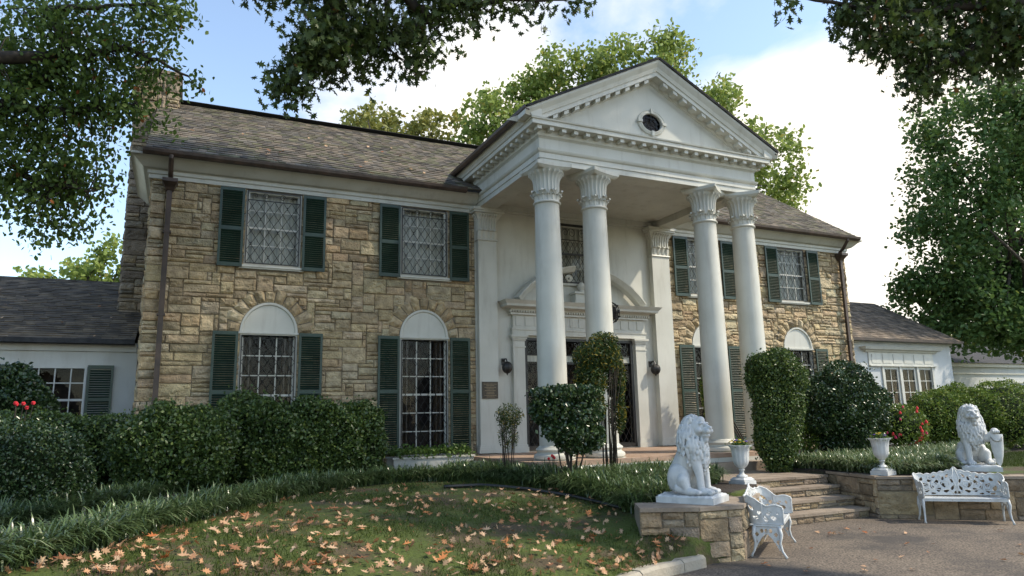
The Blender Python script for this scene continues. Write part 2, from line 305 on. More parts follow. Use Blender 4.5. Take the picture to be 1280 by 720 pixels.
# ------------------------------------------------------------------ terrain
KERB = [(-80, -60), (-45, -38), (-25, -24), (-16, -18.2), (-11.5, -14.9), (-9, -12.7), (-7, -10.95), (-5.6, -10.05), (-4.8, -9.72), (-3.9, -9.50)]
WALL_L = [(-3.85, -9.25), (-3.2, -9.38), (-1.10, -7.75)]
WALL_R = [(2.28, -6.3), (1.92, -7.72), (3.82, -9.38), (6.5, -12.2), (20, -24), (60, -50)]
BOUND = KERB+WALL_L[1:]+[(-.8, -6.45), (2.1, -6.35)]+WALL_R[1:]
def pl_dist(x, y, pl):
    d = np.full(np.shape(x), 1e9)
    for (ax, ay), (bx, by) in zip(pl[:-1], pl[1:]):
        ex, ey = bx-ax, by-ay; t = np.clip(((x-ax)*ex+(y-ay)*ey)/(ex*ex+ey*ey), 0, 1)
        d = np.minimum(d, np.hypot(x-ax-t*ex, y-ay-t*ey))
    return d
def inside(x, y, poly):
    c = np.zeros(np.shape(x), bool)
    for (ax, ay), (bx, by) in zip(poly, poly[1:]+poly[:1]):
        cond = ((ay > y) != (by > y)) & (x < (bx-ax)*(y-ay)/((by-ay)+1e-12)+ax); c ^= cond
    return c
TERR = BOUND+[(80, 80), (-80, 80)]
def sm(t): t = np.clip(t, 0, 1); return t*t*(3-2*t)
def H(x, y):
    x = np.asarray(x, float); y = np.asarray(y, float)
    dk = pl_dist(x, y, KERB); dk = np.where((x > -3.9) & (y < -9.5), 0, dk)
    mound = -1.0+.72*np.sin(PI/2*np.clip(dk/5.2+.03, 0, 1))
    flat = -.33+0*x
    wgt = sm((x+5.0)/1.3)*sm((y+9.6)/1.2+.35)
    h = mound*(1-wgt)+np.minimum(flat, mound*.4+flat*.6)*wgt
    h = np.where(x > -2.5, flat, h)
    h = h-.13*sm((x-3.5)/3)*0
    walk = (x > -.95) & (x < 2.05) & (y < -4.3) & (y > -8)
    h = np.where(walk, -.6, h)
    s = pl_dist(x, y, BOUND); ins = inside(x, y, TERR)
    return np.where(ins, h, np.maximum(-1.6, -1.0-s*8))
def G(px, py):      # where the ray through a photographed point meets the ground
    v = ray(px, py); t = np.linspace(4, 60, 2801); P = CAM+v*t[:, None]; h = H(P[:, 0], P[:, 1]); i = int(np.argmax(P[:, 2] < h)); return P[i]
def soilmask(x, y):
    front = np.array(LIRF); ins = inside(x, y, [tuple(p) for p in front]+[(-3.6, -9.2), (-.8, -7.6), (-.8, 2), (-40, 2), (-40, -14)])
    r = inside(x, y, [(2.1, -6.3), (1.75, -7.9), (3.3, -9.3), (5.6, -6.9), (14, -6.5), (20, -3), (20, 3), (2.1, 3)])
    return np.where(ins | r, 1.0, 0.0)
LIRF = [(-40, -24), (-20, -14), (-13.4, -11.6)]
for p in ((0, 718), (60, 703), (130, 688), (200, 663), (260, 648), (320, 632), (400, 616), (470, 606), (540, 602), (600, 603), (660, 608), (720, 617), (770, 632)):
    q = G(*p); LIRF.append((float(q[0]), float(q[1])))
LIRF = LIRF[:3]+[p for p in LIRF[3:]]
def sheet(name, xs, ys, material, kind='structure', soil=True):
    X, Y = np.meshgrid(xs, ys); Z = H(X, Y)+.012*np.sin(X*3.1+np.sin(Y*2.3)*2)*np.cos(Y*2.7)*(Z0 := 1)
    nx, ny = len(xs), len(ys); v = np.stack([X.ravel(), Y.ravel(), Z.ravel()], 1)
    i = (np.arange(ny-1)[:, None]*nx+np.arange(nx-1)[None]).ravel(); f = np.stack([i, i+1, i+1+nx, i+nx], 1)
    me = bpy.data.meshes.new(name); me.from_pydata(v.tolist(), [], f.tolist()); me.shade_smooth()
    at = me.attributes.new('soil', 'FLOAT', 'POINT'); s = soilmask(X.ravel(), Y.ravel()) if soil else np.zeros(len(v)); at.data.foreach_set('value', s.astype(np.float32))
    o = link_mesh(name, me, material); tag(o, kind=kind); return o
def axis(a, b, c, d, fine, coarse): return np.concatenate([np.arange(a, b, coarse), np.arange(b, c, fine), np.arange(c, d+coarse, coarse)])
sheet('lawn', axis(-60, -16, 7, 60, .12, 2.0), axis(-30, -16, 1, 60, .12, 2.0), M['lawn'])
mb = MB(); mb.add([(-700, -700, -1.75), (700, -700, -1.75), (700, 900, -1.75), (-700, 900, -1.75)], [(0, 1, 2, 3)])
o = mb.build('ground', M['lawn']); tag(o, kind='structure')
mb = MB(); mb.add([(-60, -60, -1.1), (60, -60, -1.1), (60, -5.5, -1.1), (-60, -5.5, -1.1)], [(0, 1, 2, 3)])
o = mb.build('driveway', M['asphalt']); tag(o, kind='structure')
# thin grass blades on the mound and the far lawn
g = np.random.default_rng(3); n = 150000
x = g.uniform(-14, -3.2, n); y = g.uniform(-13.5, -2.5, n)
fr_ = inside(x, y, [tuple(p) for p in LIRF[2:]]+[(-3.95, -9.45)]+KERB[::-1][1:6]); nz = np.array([noise.noise(Vector((a*.9, b*.9, 0)))+.5*noise.noise(Vector((a*3, b*3, 5))) for a, b in zip(x, y)])
k = fr_ & (nz+g.normal(size=n)*.16 > .02); x = x[k]; y = y[k]
x2 = g.uniform(4.6, 16, 60000); y2 = g.uniform(-8.4, -3, 60000); kk = (x2*.22-y2 > 0) & (y2 < -5.2+.0*x2) & (x2+y2 > -2.6)
x = np.concatenate([x, x2[kk]]); y = np.concatenate([y, y2[kk]]); n = len(x)
d = g.normal(size=(n, 3))*.5+[0, 0, 1.0]
gr = scatter('grass', np.stack([x, y, H(x, y)+.012], 1), rot_dir(d, g), g.uniform(.03, .075, n), [(-.08, -.2, 0), (.08, -.2, 0), (0, 1, 0)], [(0, 1, 2)], g.random(n)*.9, M['grass'])
tag(gr, 'short sparse green grass growing on the lawn', 'grass', kind='stuff')

# ------------------------------------------------------------------ rough stone faces
STONES = [(.46, .37, .24), (.50, .41, .275), (.44, .35, .23), (.49, .385, .245), (.53, .45, .32), (.46, .38, .265), (.42, .335, .22), (.49, .37, .235), (.47, .40, .285), (.51, .41, .27)]
def stone_block(mb, o, U, V, Nn, u0, u1, v0, v1, dep, res, rnd, col, rough=.5):
    w_, h_ = u1-u0, v1-v0; nx = max(2, int(round(w_/res))); ny = max(2, int(round(h_/res))); vs = []; fs = []
    tu, tv = rnd.uniform(-.22, .22), rnd.uniform(-.6, .35); sd = Vector((rnd.uniform(0, 99), rnd.uniform(0, 99), rnd.uniform(0, 99)))
    us = [u0+.004]+[u0+.017+(w_-.034)*i/nx for i in range(nx+1)]+[u1-.004]; vv = [v0+.004]+[v0+.015+(h_-.030)*j/ny for j in range(ny+1)]+[v1-.004]
    nx = len(us)-1; ny = len(vv)-1
    for j in range(ny+1):
        for i in range(nx+1):
            u, v = us[i], vv[j]; edge = i in (0, nx) or j in (0, ny)
            if edge: h = -.012
            else:
                q = Vector((u*2.6, v*8.5, 0))+sd; n_ = noise.noise(q)+.8*noise.noise(q*2.4)+.7*noise.noise(q*5.3)
                h = dep*(.75+rough*1.15*n_)+tu*(u-(u0+u1)/2)*.5+tv*(v-(v0+v1)/2)*.8+rnd.uniform(-.005, .005)
                if i in (1, nx-1) or j in (1, ny-1): h *= .55
                h = min(max(h, .004), dep*.9 if dep < .08 else .078)
                u += rnd.uniform(-.008, .008); v += rnd.uniform(-.006, .006)
            vs.append(o+U*u+V*v+Nn*h)
    for j in range(ny):
        for i in range(nx):
            a = j*(nx+1)+i
            if rnd.random() < .5: fs += [(a, a+1, a+nx+2), (a, a+nx+2, a+nx+1)]
            else: fs += [(a, a+1, a+nx+1), (a+1, a+nx+2, a+nx+1)]
    mb.add(vs, fs, col)
def stone_face(mb, o, U, Nn, W, Hh, seed, unit=.105, blocked=None, dep=.05, res=.055, pal=STONES, big=.12, V=Vector((0, 0, 1)), wmax=8):
    rnd = random.Random(seed); o, U, Nn = Vector(o), Vector(U).normalized(), Vector(Nn).normalized()
    nu, nv = max(1, round(W/unit)), max(1, round(Hh/unit)); du, dv = W/nu, Hh/nv
    occ = [[bool(blocked and blocked((i+.5)*du, (j+.5)*dv)) for i in range(nu)] for j in range(nv)]
    for j in range(nv):
        for i in range(nu):
            if occ[j][i]: continue
            hh = rnd.choices([1, 2, 3, 4], [.34, .46, .15, big*.6])[0]; ww = rnd.randint(3, wmax) if hh < 3 else rnd.randint(4, 7)
            if hh == 1: ww = rnd.randint(3, wmax+1)
            k = 0
            while k < ww and i+k < nu and not occ[j][i+k]: k += 1
            ww = max(1, k)
            m_ = 0
            while m_ < hh and j+m_ < nv and not any(occ[j+m_][i:i+ww]): m_ += 1
            hh = max(1, m_)
            for b_ in range(hh):
                for a_ in range(ww): occ[j+b_][i+a_] = True
            c = rnd.choice(pal); f = rnd.uniform(.78, 1.16); col = tuple(min(.8, q*f*rnd.uniform(.97, 1.03)) for q in c)
            stone_block(mb, o, U, V, Nn, i*du, (i+ww)*du, j*dv, (j+hh)*dv, dep*rnd.uniform(.6, 1.35), res, rnd, col)

# ------------------------------------------------------------------ kerb, low walls, steps, paths
mb = MB(); pts = [Vector((x, y, 0)) for x, y in KERB[3:]]
P2 = []
for a, b in zip(pts[:-1], pts[1:]):
    n_ = max(1, int((b-a).length/.35)); P2 += [a.lerp(b, i/n_) for i in range(n_)]
P2.append(pts[-1]); rnd = random.Random(4)
for i in range(len(P2)-1):      # kerb stones laid end to end
    a, b = P2[i], P2[i+1]; d = (b-a).normalized(); n_ = Vector((d.y, -d.x, 0)); c = (a+b)/2; hh = rnd.uniform(-.008, .008)
    prof = [(-.10, -1.25), (-.10, -.985+hh), (-.07, -.955+hh), (.06, -.955+hh), (.10, -.99+hh), (.11, -1.25)]
    rr = []
    for e, s_ in ((a, .006), (b, -.006)): rr.append([(e+d*s_+n_*o_+Vector((0, 0, z))) for o_, z in prof])
    mb.loft(rr)
o = mb.build('kerb', M['kerb'], auto=.6); tag(o, kind='structure')

DARKST = [(.30, .235, .16), (.36, .28, .18), (.25, .20, .14), (.33, .245, .155), (.40, .32, .22), (.28, .23, .18)]
def low_wall(label, pl, zt, zt2, thick, seed, seg_top=None):
    t = thing('stone_wall', label, 'wall', (pl[0][0], pl[0][1], -1.1), 0, None); off = (pl[0][0], pl[0][1], -1.1)
    core = MB(); st = MB(); cap = MB()
    # pl: outer face corner points (visible side on the right-hand side of travel)
    P = [Vector((x, y, 0)) for x, y in pl]; n_ = len(P); inner = []
    for i, p in enumerate(P):
        d0 = (p-P[i-1]).normalized() if i else None; d1 = (P[i+1]-p).normalized() if i < n_-1 else None
        ns = [Vector((-d.y, d.x, 0)) for d in (d0, d1) if d]; nn = sum(ns, Vector()).normalized(); k = 1/max(.5, nn.dot(ns[0])); inner.append(p+nn*thick*k)
    for i in range(n_-1):
        a, b = P[i], P[i+1]; ai, bi = inner[i], inner[i+1]; d = (b-a); ln = d.length; d.normalize(); nr = Vector((d.y, -d.x, 0)); z = zt if i < 99 else zt2
        ce = nr*-.014
        core.add([a+ce+Vector((0, 0, -1.4)), b+ce+Vector((0, 0, -1.4)), bi+Vector((0, 0, -1.4)), ai+Vector((0, 0, -1.4)), a+ce+Vector((0, 0, z-.05)), b+ce+Vector((0, 0, z-.05)), bi+Vector((0, 0, z-.05)), ai+Vector((0, 0, z-.05))], [(0, 1, 5, 4), (2, 3, 7, 6), (4, 5, 6, 7), (3, 0, 4, 7), (1, 2, 6, 5)])
        stone_face(st, a+Vector((0, 0, -1.14)), d, nr, ln, z-.055+1.14, seed+i, unit=.105, dep=.035, res=.05, pal=DARKST, wmax=5)
    # cap slabs follow the run
    for i in range(n_-1):
        a, b = P[i], P[i+1]; ai, bi = inner[i], inner[i+1]; m_ = max(1, int((b-a).length/.75))
        def outp(p, pi): return p+(p-pi).normalized()*.035
        for k in range(m_):
            q = [outp(a, ai).lerp(outp(b, bi), k/m_+.004), outp(a, ai).lerp(outp(b, bi), (k+1)/m_-.004), ai.lerp(bi, (k+1)/m_-.004), ai.lerp(bi, k/m_+.004)]; dz = rnd.uniform(-.006, .006)
            cap.add([v+Vector((0, 0, zt-.05)) for v in q]+[v+Vector((0, 0, zt+dz)) for v in q], [(3, 2, 1, 0), (4, 5, 6, 7), (0, 1, 5, 4), (1, 2, 6, 5), (2, 3, 7, 6), (3, 0, 4, 7)])
    st.build('stone_facing', M['stone'], t, off=off); core.build('wall_core', M['mortar'], t, off=off); cap.build('cap_slab', M['tread'], t, off=off)
    return t
low_wall('low rubble stone wall carrying the lion left of the steps, ending at the lawn kerb', [(-4.50, -9.02), (-3.79, -9.40), (-3.12, -9.50), (-.86, -7.72), (-.72, -6.5)], -.365, 0, .62, 50)
low_wall('long low rubble stone wall behind the garden seat right of the steps', [(2.14, -6.35), (1.74, -7.83), (3.72, -9.48), (6.4, -12.3), (14.3, -20)], -.335, 0, .42, 70)

st = thing('stone_steps', 'four wide stone steps rising from the drive between the two low walls', 'steps', (.4, -7.2, -1.1)); off = (.4, -7.2, -1.1)
YS = [-7.62, -7.22, -6.82, -6.45]; ZS = [-.925, -.75, -.575, -.40]
XL = [-.82, -.80, -.76, -.74]; XR = [1.76, 1.86, 1.96, 2.06]
for k in range(4):
    y0 = YS[k]; y1 = YS[k+1] if k < 3 else -5.9
    f = MB(); stone_face(f, (XL[k], y0+.03, ZS[k]-.175), (1, 0, 0), (0, -1, 0), XR[k]-XL[k], .13, 90+k, unit=.07, dep=.02, res=.05, pal=DARKST); f.build('riser', M['stone'], st, off=off)
    f = MB(); f.box(XL[k]+.01, XR[k]-.01, y0+.035, y1+.06, ZS[k]-.3, ZS[k]-.05); f.build('step_core', M['mortar'], st, off=off)
    f = MB(); xs = np.linspace(XL[k], XR[k], 4)
    for a, b in zip(xs[:-1], xs[1:]):
        f.obox(((a+b)/2, (y0+y1)/2, ZS[k]-.0255+rnd.uniform(-.003, .003)), ((b-a)/2-.004, 0, 0), (0, (y1-y0)/2, 0), (0, 0, .0245))
    f.build('tread', M['tread'], st, off=off)
mb = MB(); mb.box(-.82, 2.04, -5.895, -4.66, -.62, -.402); o = mb.build('path', M['tread']); tag(o, kind='structure')

# ------------------------------------------------------------------ the mansion
house = thing('mansion', 'two storey tan stone mansion with a white four column portico and green shutters', 'house', (0, 0, 0))
F = 6.5; W = 11.2; A1, A2, SH, AR = 8.51, 4.68, 1.233, .655
def blockL(x0):
    def fn(u, v):
        x = x0+u; z = v-.35
        for a in (-A1, -A2, A1, A2):
            if abs(x-a) < AR+.02 and (0.02 < z < 3.05 or z > 4.52): return True
            if z >= 3.0 and ((x-a)/(AR+.30))**2+((z-3.0)/(.73+.28))**2 < 1: return True
        return False
    return fn
stn = MB(); core = MB()
for x0, x1, sd in ((-W, -3.24, 11), (3.24, W, 12)):
    stone_face(stn, (x0, 0, -.35), (1, 0, 0), (0, -1, 0), x1-x0, F+.4, sd, unit=.098, blocked=blockL(x0), dep=.058, res=.045, wmax=8)
def voussoirs(mb, a, seed):
    rnd = random.Random(seed); n_ = 11; e0 = .0
    for k in range(n_):
        t0, t1 = PI*k/n_, PI*(k+1)/n_; o_ = rnd.uniform(.25, .42); dep = rnd.uniform(.05, .09); c = rnd.choice(STONES); f = rnd.uniform(.85, 1.2); col = tuple(q*f for q in c); vs = []; fs = []
        for j in range(5):
            for i in range(4):
                th = t0+(t1-t0)*i/3+(.012 if i == 0 else -.012 if i == 3 else 0); rr = j/4*o_
                edge = i in (0, 3) or j in (0, 4); h = -.005 if edge else dep*rnd.uniform(.6, 1.25)
                vs.append((a+(AR+.01+rr)*math.cos(th), -.012-h, 3.0+(.74+rr)*math.sin(th)))
        for j in range(4):
            for i in range(3): q = j*4+i; fs += [(q, q+4, q+5), (q, q+5, q+1)]
        mb.add(vs, fs, col)
for i, a in enumerate((-A1, -A2, A1, A2)): voussoirs(stn, a, 20+i)
stn.build('stone_facing', M['stone'], house)
# wall core with real openings, front face at y = .012
def wall_rects(x0, x1, z0, z1, holes):
    xs = sorted({x0, x1}|{h[0] for h in holes}|{h[1] for h in holes}); zs = sorted({z0, z1}|{h[2] for h in holes}|{h[3] for h in holes}); r = []
    for a, b in zip(xs[:-1], xs[1:]):
        for c, d in zip(zs[:-1], zs[1:]):
            if not any(h[0] <= (a+b)/2 <= h[1] and h[2] <= (c+d)/2 <= h[3] for h in holes): r.append((a, b, c, d))
    return r
for x0, x1, aa in ((-W, -3.24, (-A1, -A2)), (3.24, W, (A2, A1))):
    hs = [(a-AR, a+AR, 4.60, 6.47) for a in aa]+[(a-AR, a+AR, .08, 3.0) for a in aa]
    for r in wall_rects(x0, x1, -1.0, 6.9, hs): core.box(r[0], r[1], .012, .30, r[2], r[3])
core.box(-W, -W+.3, .302, 8.55, -1, 6.9); core.box(W-.3, W, .302, 8.55, -1, 6.9); core.box(-W, W, 8.552, 8.8, -1, 6.9)
for s in (-1, 1):
    x = s*W; core.add([(x, .31, 6.9), (x, 8.5, 6.9), (x, 4.0, 9.95), (x-s*.2, .31, 6.9), (x-s*.2, 8.5, 6.9), (x-s*.2, 4.0, 9.95)], [(0, 1, 2), (5, 4, 3), (0, 3, 4, 1), (1, 4, 5, 2), (2, 5, 3, 0)])
core.build('wall', M['mortar'], house)
g_ = MB()
stone_face(g_, (-W, 8.5, -.35), (0, -1, 0), (-1, 0, 0), 8.5, 7.2, 31, dep=.05, res=.09)
stone_face(g_, (W, 0, -.35), (0, 1, 0), (1, 0, 0), 8.5, 7.2, 32, dep=.05, res=.09)
g_.build('side_facing', M['stone'], house)
# chimney
ch = MB(); cc = MB(); X0, X1, Yc0, Yc1 = -11.92, -10.86, 3.3, 4.75
CP = [(.24, .20, .155), (.29, .245, .19), (.33, .27, .205), (.21, .18, .145), (.36, .29, .2)]
cc.box(X0+.03, X1-.03, Yc0+.03, Yc1-.03, 0, 10.70)
stone_face(ch, (X0, Yc0, 2.0), (1, 0, 0), (0, -1, 0), X1-X0, 8.65, 33, dep=.05, res=.06, pal=CP, wmax=5)
stone_face(ch, (X0, Yc1, 2.0), (0, -1, 0), (-1, 0, 0), Yc1-Yc0, 8.65, 34, dep=.05, res=.09, pal=CP, wmax=5)
stone_face(ch, (X1, Yc0, 8.6), (0, 1, 0), (1, 0, 0), Yc1-Yc0, 2.05, 35, dep=.05, res=.09, pal=CP, wmax=5)
cho = ch.build('chimney', M['stone'], house); cc.build('chimney_core', M['mortar'], cho)
k = MB(); k.box(X0-.07, X1+.07, Yc0-.07, Yc1+.07, 10.65, 10.74); k.build('chimney_cap', M['tread'], cho)

def roof_slope(mb, O, U, S, Wd, Ln, exp, wid, seed, pal, Nn, skip=None):
    """real shingles in courses: O eave corner, U along the eave, S up the slope"""
    rnd = random.Random(seed); O, U, S, Nn = Vector(O), Vector(U), Vector(S).normalized(), Vector(Nn).normalized()
    rows = int(math.ceil(Ln/exp))
    for r in range(rows):
        v0 = r*exp; v1 = min(Ln, v0+exp*1.25); u = -rnd.random()*wid
        while u < Wd:
            ww = wid*rnd.uniform(.7, 1.3); a, b = max(0, u), min(Wd, u+ww); u += ww
            if b-a < .02: continue
            if skip and skip((a+b)/2, v0+exp/2): continue
            j = rnd.uniform(-.012, .012); th = rnd.uniform(.014, .03); c = rnd.choice(pal); f = rnd.uniform(.75, 1.25); col = tuple(q*f for q in c)
            p = lambda uu, vv, n: O+U*uu+S*vv+Nn*n
            g0 = .003
            mb.add([p(a+g0, v0+j, th), p(b-g0, v0+j, th), p(b-g0, v1, .004), p(a+g0, v1, .004), p(a+g0, v0+j, 0), p(b-g0, v0+j, 0)], [(0, 1, 2, 3), (4, 5, 1, 0), (4, 0, 3), (1, 5, 2)], col)
SHP = [(.12, .105, .085), (.15, .13, .10), (.18, .15, .115), (.10, .09, .078), (.14, .13, .11), (.14, .13, .085), (.12, .12, .07)]
SL = Vector((0, 4.55, 3.13)).normalized(); SLN = Vector((0, -SL.z, SL.y)); LN = math.hypot(4.55, 3.13)
for x0, x1, sd in ((-11.36, -.2, 1), (.2, 11.40, 2)):
    r = MB(); roof_slope(r, (x0, -.58, 6.985), (1, 0, 0), SL, x1-x0, LN+.04, .19, .23, sd, SHP, SLN)
    r.build('shingle_roof', M['shingle'], house)
rf = MB()
for s in (0, 1):
    y0, y1 = (-.55, 4.0) if s == 0 else (8.6, 4.0)
    rf.add([(-11.34, y0, 6.99), (11.38, y0, 6.99), (11.38, y1, 10.12), (-11.34, y1, 10.12), (-11.34, y0, 6.92), (11.38, y0, 6.92), (11.38, y1, 10.05), (-11.34, y1, 10.05)], [(0, 1, 2, 3), (4, 5, 6, 7), (0, 4, 7, 3), (1, 5, 6, 2), (0, 1, 5, 4)])
rf.build('roof_deck', M['asphalt_roof'], house)
k = MB()
for i in range(56):
    x = -11.36+i*22.76/56; k.obox((x+.2, 3.94, 10.13), (.205, 0, 0), (0, .12*.82, -.12*.57), (0, .010, .013)); k.obox((x+.2, 4.09, 10.12), (.205, 0, 0), (0, .12*.82, .12*.57*-1), (0, .01, .013))
k.build('ridge_cap', M['shingle'], house)

# U / L shaped mouldings with mitred corners
def sweep_path(mb, path, normals, prof):   # path corners, per-corner outward mitre vectors
    rings = [[(p[0]+nn[0]*o, p[1]+nn[1]*o, z) for (o, z) in prof] for p, nn in zip(path, normals)]
    mb.loft(rings, True, True)
cp = [(0, 6.49), (.065, 6.49), (.065, 6.58), (.10, 6.60), (.10, 6.68), (.14, 6.70), (.19, 6.705), (.24, 6.74), (.36, 6.86), (.43, 6.90), (.46, 6.905), (.47, 6.95), (0, 6.97)]
c1 = MB(); sweep_path(c1, [(-W, 3.0), (-W, 0), (-3.24, 0)], [(-1, 0), (-1, -1), (0, -1)], [(o*1.0 if True else 0, z) for o, z in cp]); c1.build('cornice', M['white'], house, auto=.5)
c1 = MB(); sweep_path(c1, [(3.24, 0), (W, 0), (W, .8)], [(0, -1), (1, -1), (1, 0)], cp); c1.build('cornice', M['white'], house, auto=.5)
def gutter(x0, x1):
    g = MB(); g.loft([[(x, y, z) for y, z in ((-.47, 6.90), (-.56, 6.90), (-.60, 6.95), (-.615, 7.02), (-.60, 7.02), (-.585, 6.96), (-.55, 6.925), (-.47, 6.925))] for x in np.linspace(x0, x1, 12)]); return g
gutter(-11.40, -3.66).build('gutter', M['brown'], house); gutter(3.66, 11.44).build('gutter', M['brown'], house)
def downspout(x, sgn):
    d = MB(); d.box(x-.055, x+.055, -.20, -.11, -.3, 6.3)
    for z in (1.2, 3.3, 5.2): d.box(x-.085, x+.085, -.212, -.06, z, z+.05)
    d.tube([(x+sgn*.0, -.54, 6.92), (x, -.54, 6.86), (x, -.34, 6.62), (x, -.17, 6.5), (x, -.17, 6.36)], .055, 8)
    d.loft([[(x+sx*w_, y0, z) for sx, y0 in ((-1, -.06), (1, -.06), (1, -.06-2*w_), (-1, -.06-2*w_))] for w_, z in ((.08, 6.20), (.10, 6.26), (.14, 6.34), (.16, 6.36), (.16, 6.44), (.13, 6.46))])
    return d.build('downspout', M['brown'], house)
downspout(-10.82, 1); downspout(10.82, -1)

# ---- windows (built once at the origin, x centred, y=0 wall face) and copied
def muntin_window(nm, w_, z0, z1, rows, curtain, mid, mframe='white', y=.05):
    fr_ = MB(); a = w_/2
    for x0, x1 in ((-a, -a+.055), (a-.055, a)): fr_.box(x0, x1, y-.055, y+.06, z0, z1)
    fr_.box(-a+.056, a-.056, y-.055, y+.06, z1-.055, z1); fr_.box(-a+.056, a-.056, y-.055, y+.06, z0, z0+.06)
    b = a-.055
    for x0, x1 in ((-b+.001, -b+.04), (b-.04, b-.001)): fr_.box(x0, x1, y-.03, y+.02, z0+.061, z1-.056)
    cw = 2*(b-.04)/3; zz = np.linspace(z0+.06, z1-.055, rows+1)
    for i in (1, 2): fr_.box(-b+.04+i*cw-.013, -b+.04+i*cw+.013, y-.018, y+.012, z0+.061, z1-.056)
    for j in range(1, rows):
        t_ = .024 if j == mid else .012; yy = y-.026 if j == mid else y-.0165
        fr_.box(-b+.041, b-.041, yy, y+.0135, zz[j]-t_, zz[j]+t_)
    wo = fr_.build('window', M[mframe], house)
    g = MB(); g.add([(-b, y+.004, z0+.05), (b, y+.004, z0+.05), (b, y+.004, z1-.05), (-b, y+.004, z1-.05)], [(0, 1, 2, 3)]); g.build('pane', M['glass'], wo)
    if curtain:
        k = MB(); n_ = 60; vs = []
        for z in (z0, z1):
            for i in range(n_+1): u = -a+2*a*i/n_; vs.append((u, y+.16+.022*math.sin(u*46)+.012*math.sin(u*17), z))
        k.add(vs, [(i, i+1, n_+2+i, n_+1+i) for i in range(n_)]); k.build('curtain', M['curtain'], wo, smooth=True)
    k = MB(); k.add([(-a-.2, .95, z0-.3), (a+.2, .95, z0-.3), (a+.2, .95, z1+.3), (-a-.2, .95, z1+.3)], [(0, 1, 2, 3)])
    k.box(-a-.2, -a-.19, .31, .95, z0-.3, z1+.3); k.box(a+.19, a+.2, .31, .95, z0-.3, z1+.3)
    k.build('room_backing', M['room'], wo)
    return wo
def diamond_grille(w_, z0, z1, nx, parent, top=0.0, y=-.045, open_frame=True):
    g = MB(); a = w_/2; r = .0065; dx = w_/nx; nz = max(2, round((z1-top-z0)/(dx*1.62))); dz = (z1-top-z0)/nz
    for x in (-a, a): g.box(x-.011, x+.011, y-.012, y+.012, z0, z1)
    for z in (z0, z1-top, z1): g.box(-a, a, y-.0105, y+.0105, z-.010, z+.010)
    for i in range(-nz, nx+1):       # diagonals, clipped to the frame
        for s in (1, -1):
            p0 = [i, 0]; p1 = [i+nz, nz]
            if p0[0] < 0: p0 = [0, -i]
            if p1[0] > nx: p1 = [nx, nx-i]
            if p1[1] <= p0[1]: continue
            g.tube([(s*(-a+p0[0]*dx), y+.004*s, z0+p0[1]*dz), (s*(-a+p1[0]*dx), y+.004*s, z0+p1[1]*dz)], r, 4)
    for i in range(nx):              # arrow-shaped studs in some of the diamonds
        for j in range(nz):
            if (i+2*j) % 5 == 2: c = (-a+(i+.5)*dx, y, z0+(j+.5)*dz); g.ell(c, (.012, .008, .045), 6, 4); g.ell((c[0], y, c[2]+.03), (.022, .008, .012), 6, 4)
    if top:
        for s in (-1, 1):            # scrolls in the head panel
            c = (s*w_*.16, z1-top*.5); g.tube([(c[0]+s*top*.34*(1-k/26)*math.cos(k*.42), y, c[1]+top*.38*(1-k/26)*math.sin(k*.42)) for k in range(24)], .007, 4)
            c = (s*w_*.36, z1-top*.5); g.tube([(c[0]+s*top*.26*(1-k/22)*math.cos(k*.45), y, c[1]+top*.30*(1-k/22)*math.sin(k*.45)) for k in range(20)], .006, 4)
    return g.build('window_grille', M['black'], parent)
up = muntin_window('u', 2*AR, 4.62, 6.46, 4, True, 2)
k = MB(); k.box(-.78, .78, -.11, .03, 4.555, 4.60); k.box(-.74, .74, -.08, .03, 4.52, 4.554); k.build('sill', M['white'], up)
diamond_grille(1.22, 4.66, 6.44, 6, up, .22)
lo = muntin_window('l', 2*AR, .10, 2.98, 6, False, 3)
k = MB(); k.box(-.76, .76, -.10, .03, .03, .085); k.build('sill', M['white'], lo)
diamond_grille(1.20, .16, 2.93, 6, lo)
# dim curtains drawn to the sides
k = MB()
for s in (-1, 1):
    vs = []
    for z in (.1, 3.0):
        for i in range(13): vs.append((s*(.33+.32*i/12), .22+.03*math.sin(i*1.9), z))
    k.add(vs, [(i, i+1, 14+i, 13+i) for i in range(12)])
k.build('curtain', M['bronze'], lo)
# blind arch panel over the lower windows
def lunette():
    n_ = 28; mbx = MB(); rings = []
    def el(rx, rz, y): return [(rx*math.cos(PI*i/n_), y, 2.995+rz*math.sin(PI*i/n_)) for i in range(n_+1)]
    for rx, rz, y in ((AR, .735, .03), (AR, .735, -.035), (AR-.05, .685, -.035), (AR-.06, .675, -.012), (AR-.075, .66, .004), (AR-.3, .4, .008), (.02, .02, .012)): rings.append(el(rx, rz, y))
    mbx.loft(rings, False, False); mbx.box(-AR-.02, AR+.02, -.05, .04, 2.975, 3.02)
    return mbx
lun = lunette().build('arch_panel', M['white'], lo, auto=.5)
def shutter(z0, z1, mid):
    s = MB(); w_ = .55; h = w_/2
    s.box(-h, -h+.055, -.022, .022, z0, z1); s.box(h-.055, h, -.022, .022, z0, z1)
    for a, b in ((z0, z0+.09), (mid-.045, mid+.045), (z1-.075, z1)): s.box(-h+.056, h-.056, -.020, .020, a, b)
    for a, b in ((z0+.09, mid-.045), (mid+.045, z1-.075)):
        n_ = max(3, int((b-a)/.052)); st_ = (b-a)/n_
        for i in range(n_):
            c = a+(i+.5)*st_; s.obox((0, 0, c), (h-.057, 0, 0), (0, .019, -.017), (0, .0035, .0040))
    return s.build('shutter', M['green'], house)
shu = shutter(4.54, 6.455, 5.46); shl = shutter(.09, 3.01, 1.62)
first = True
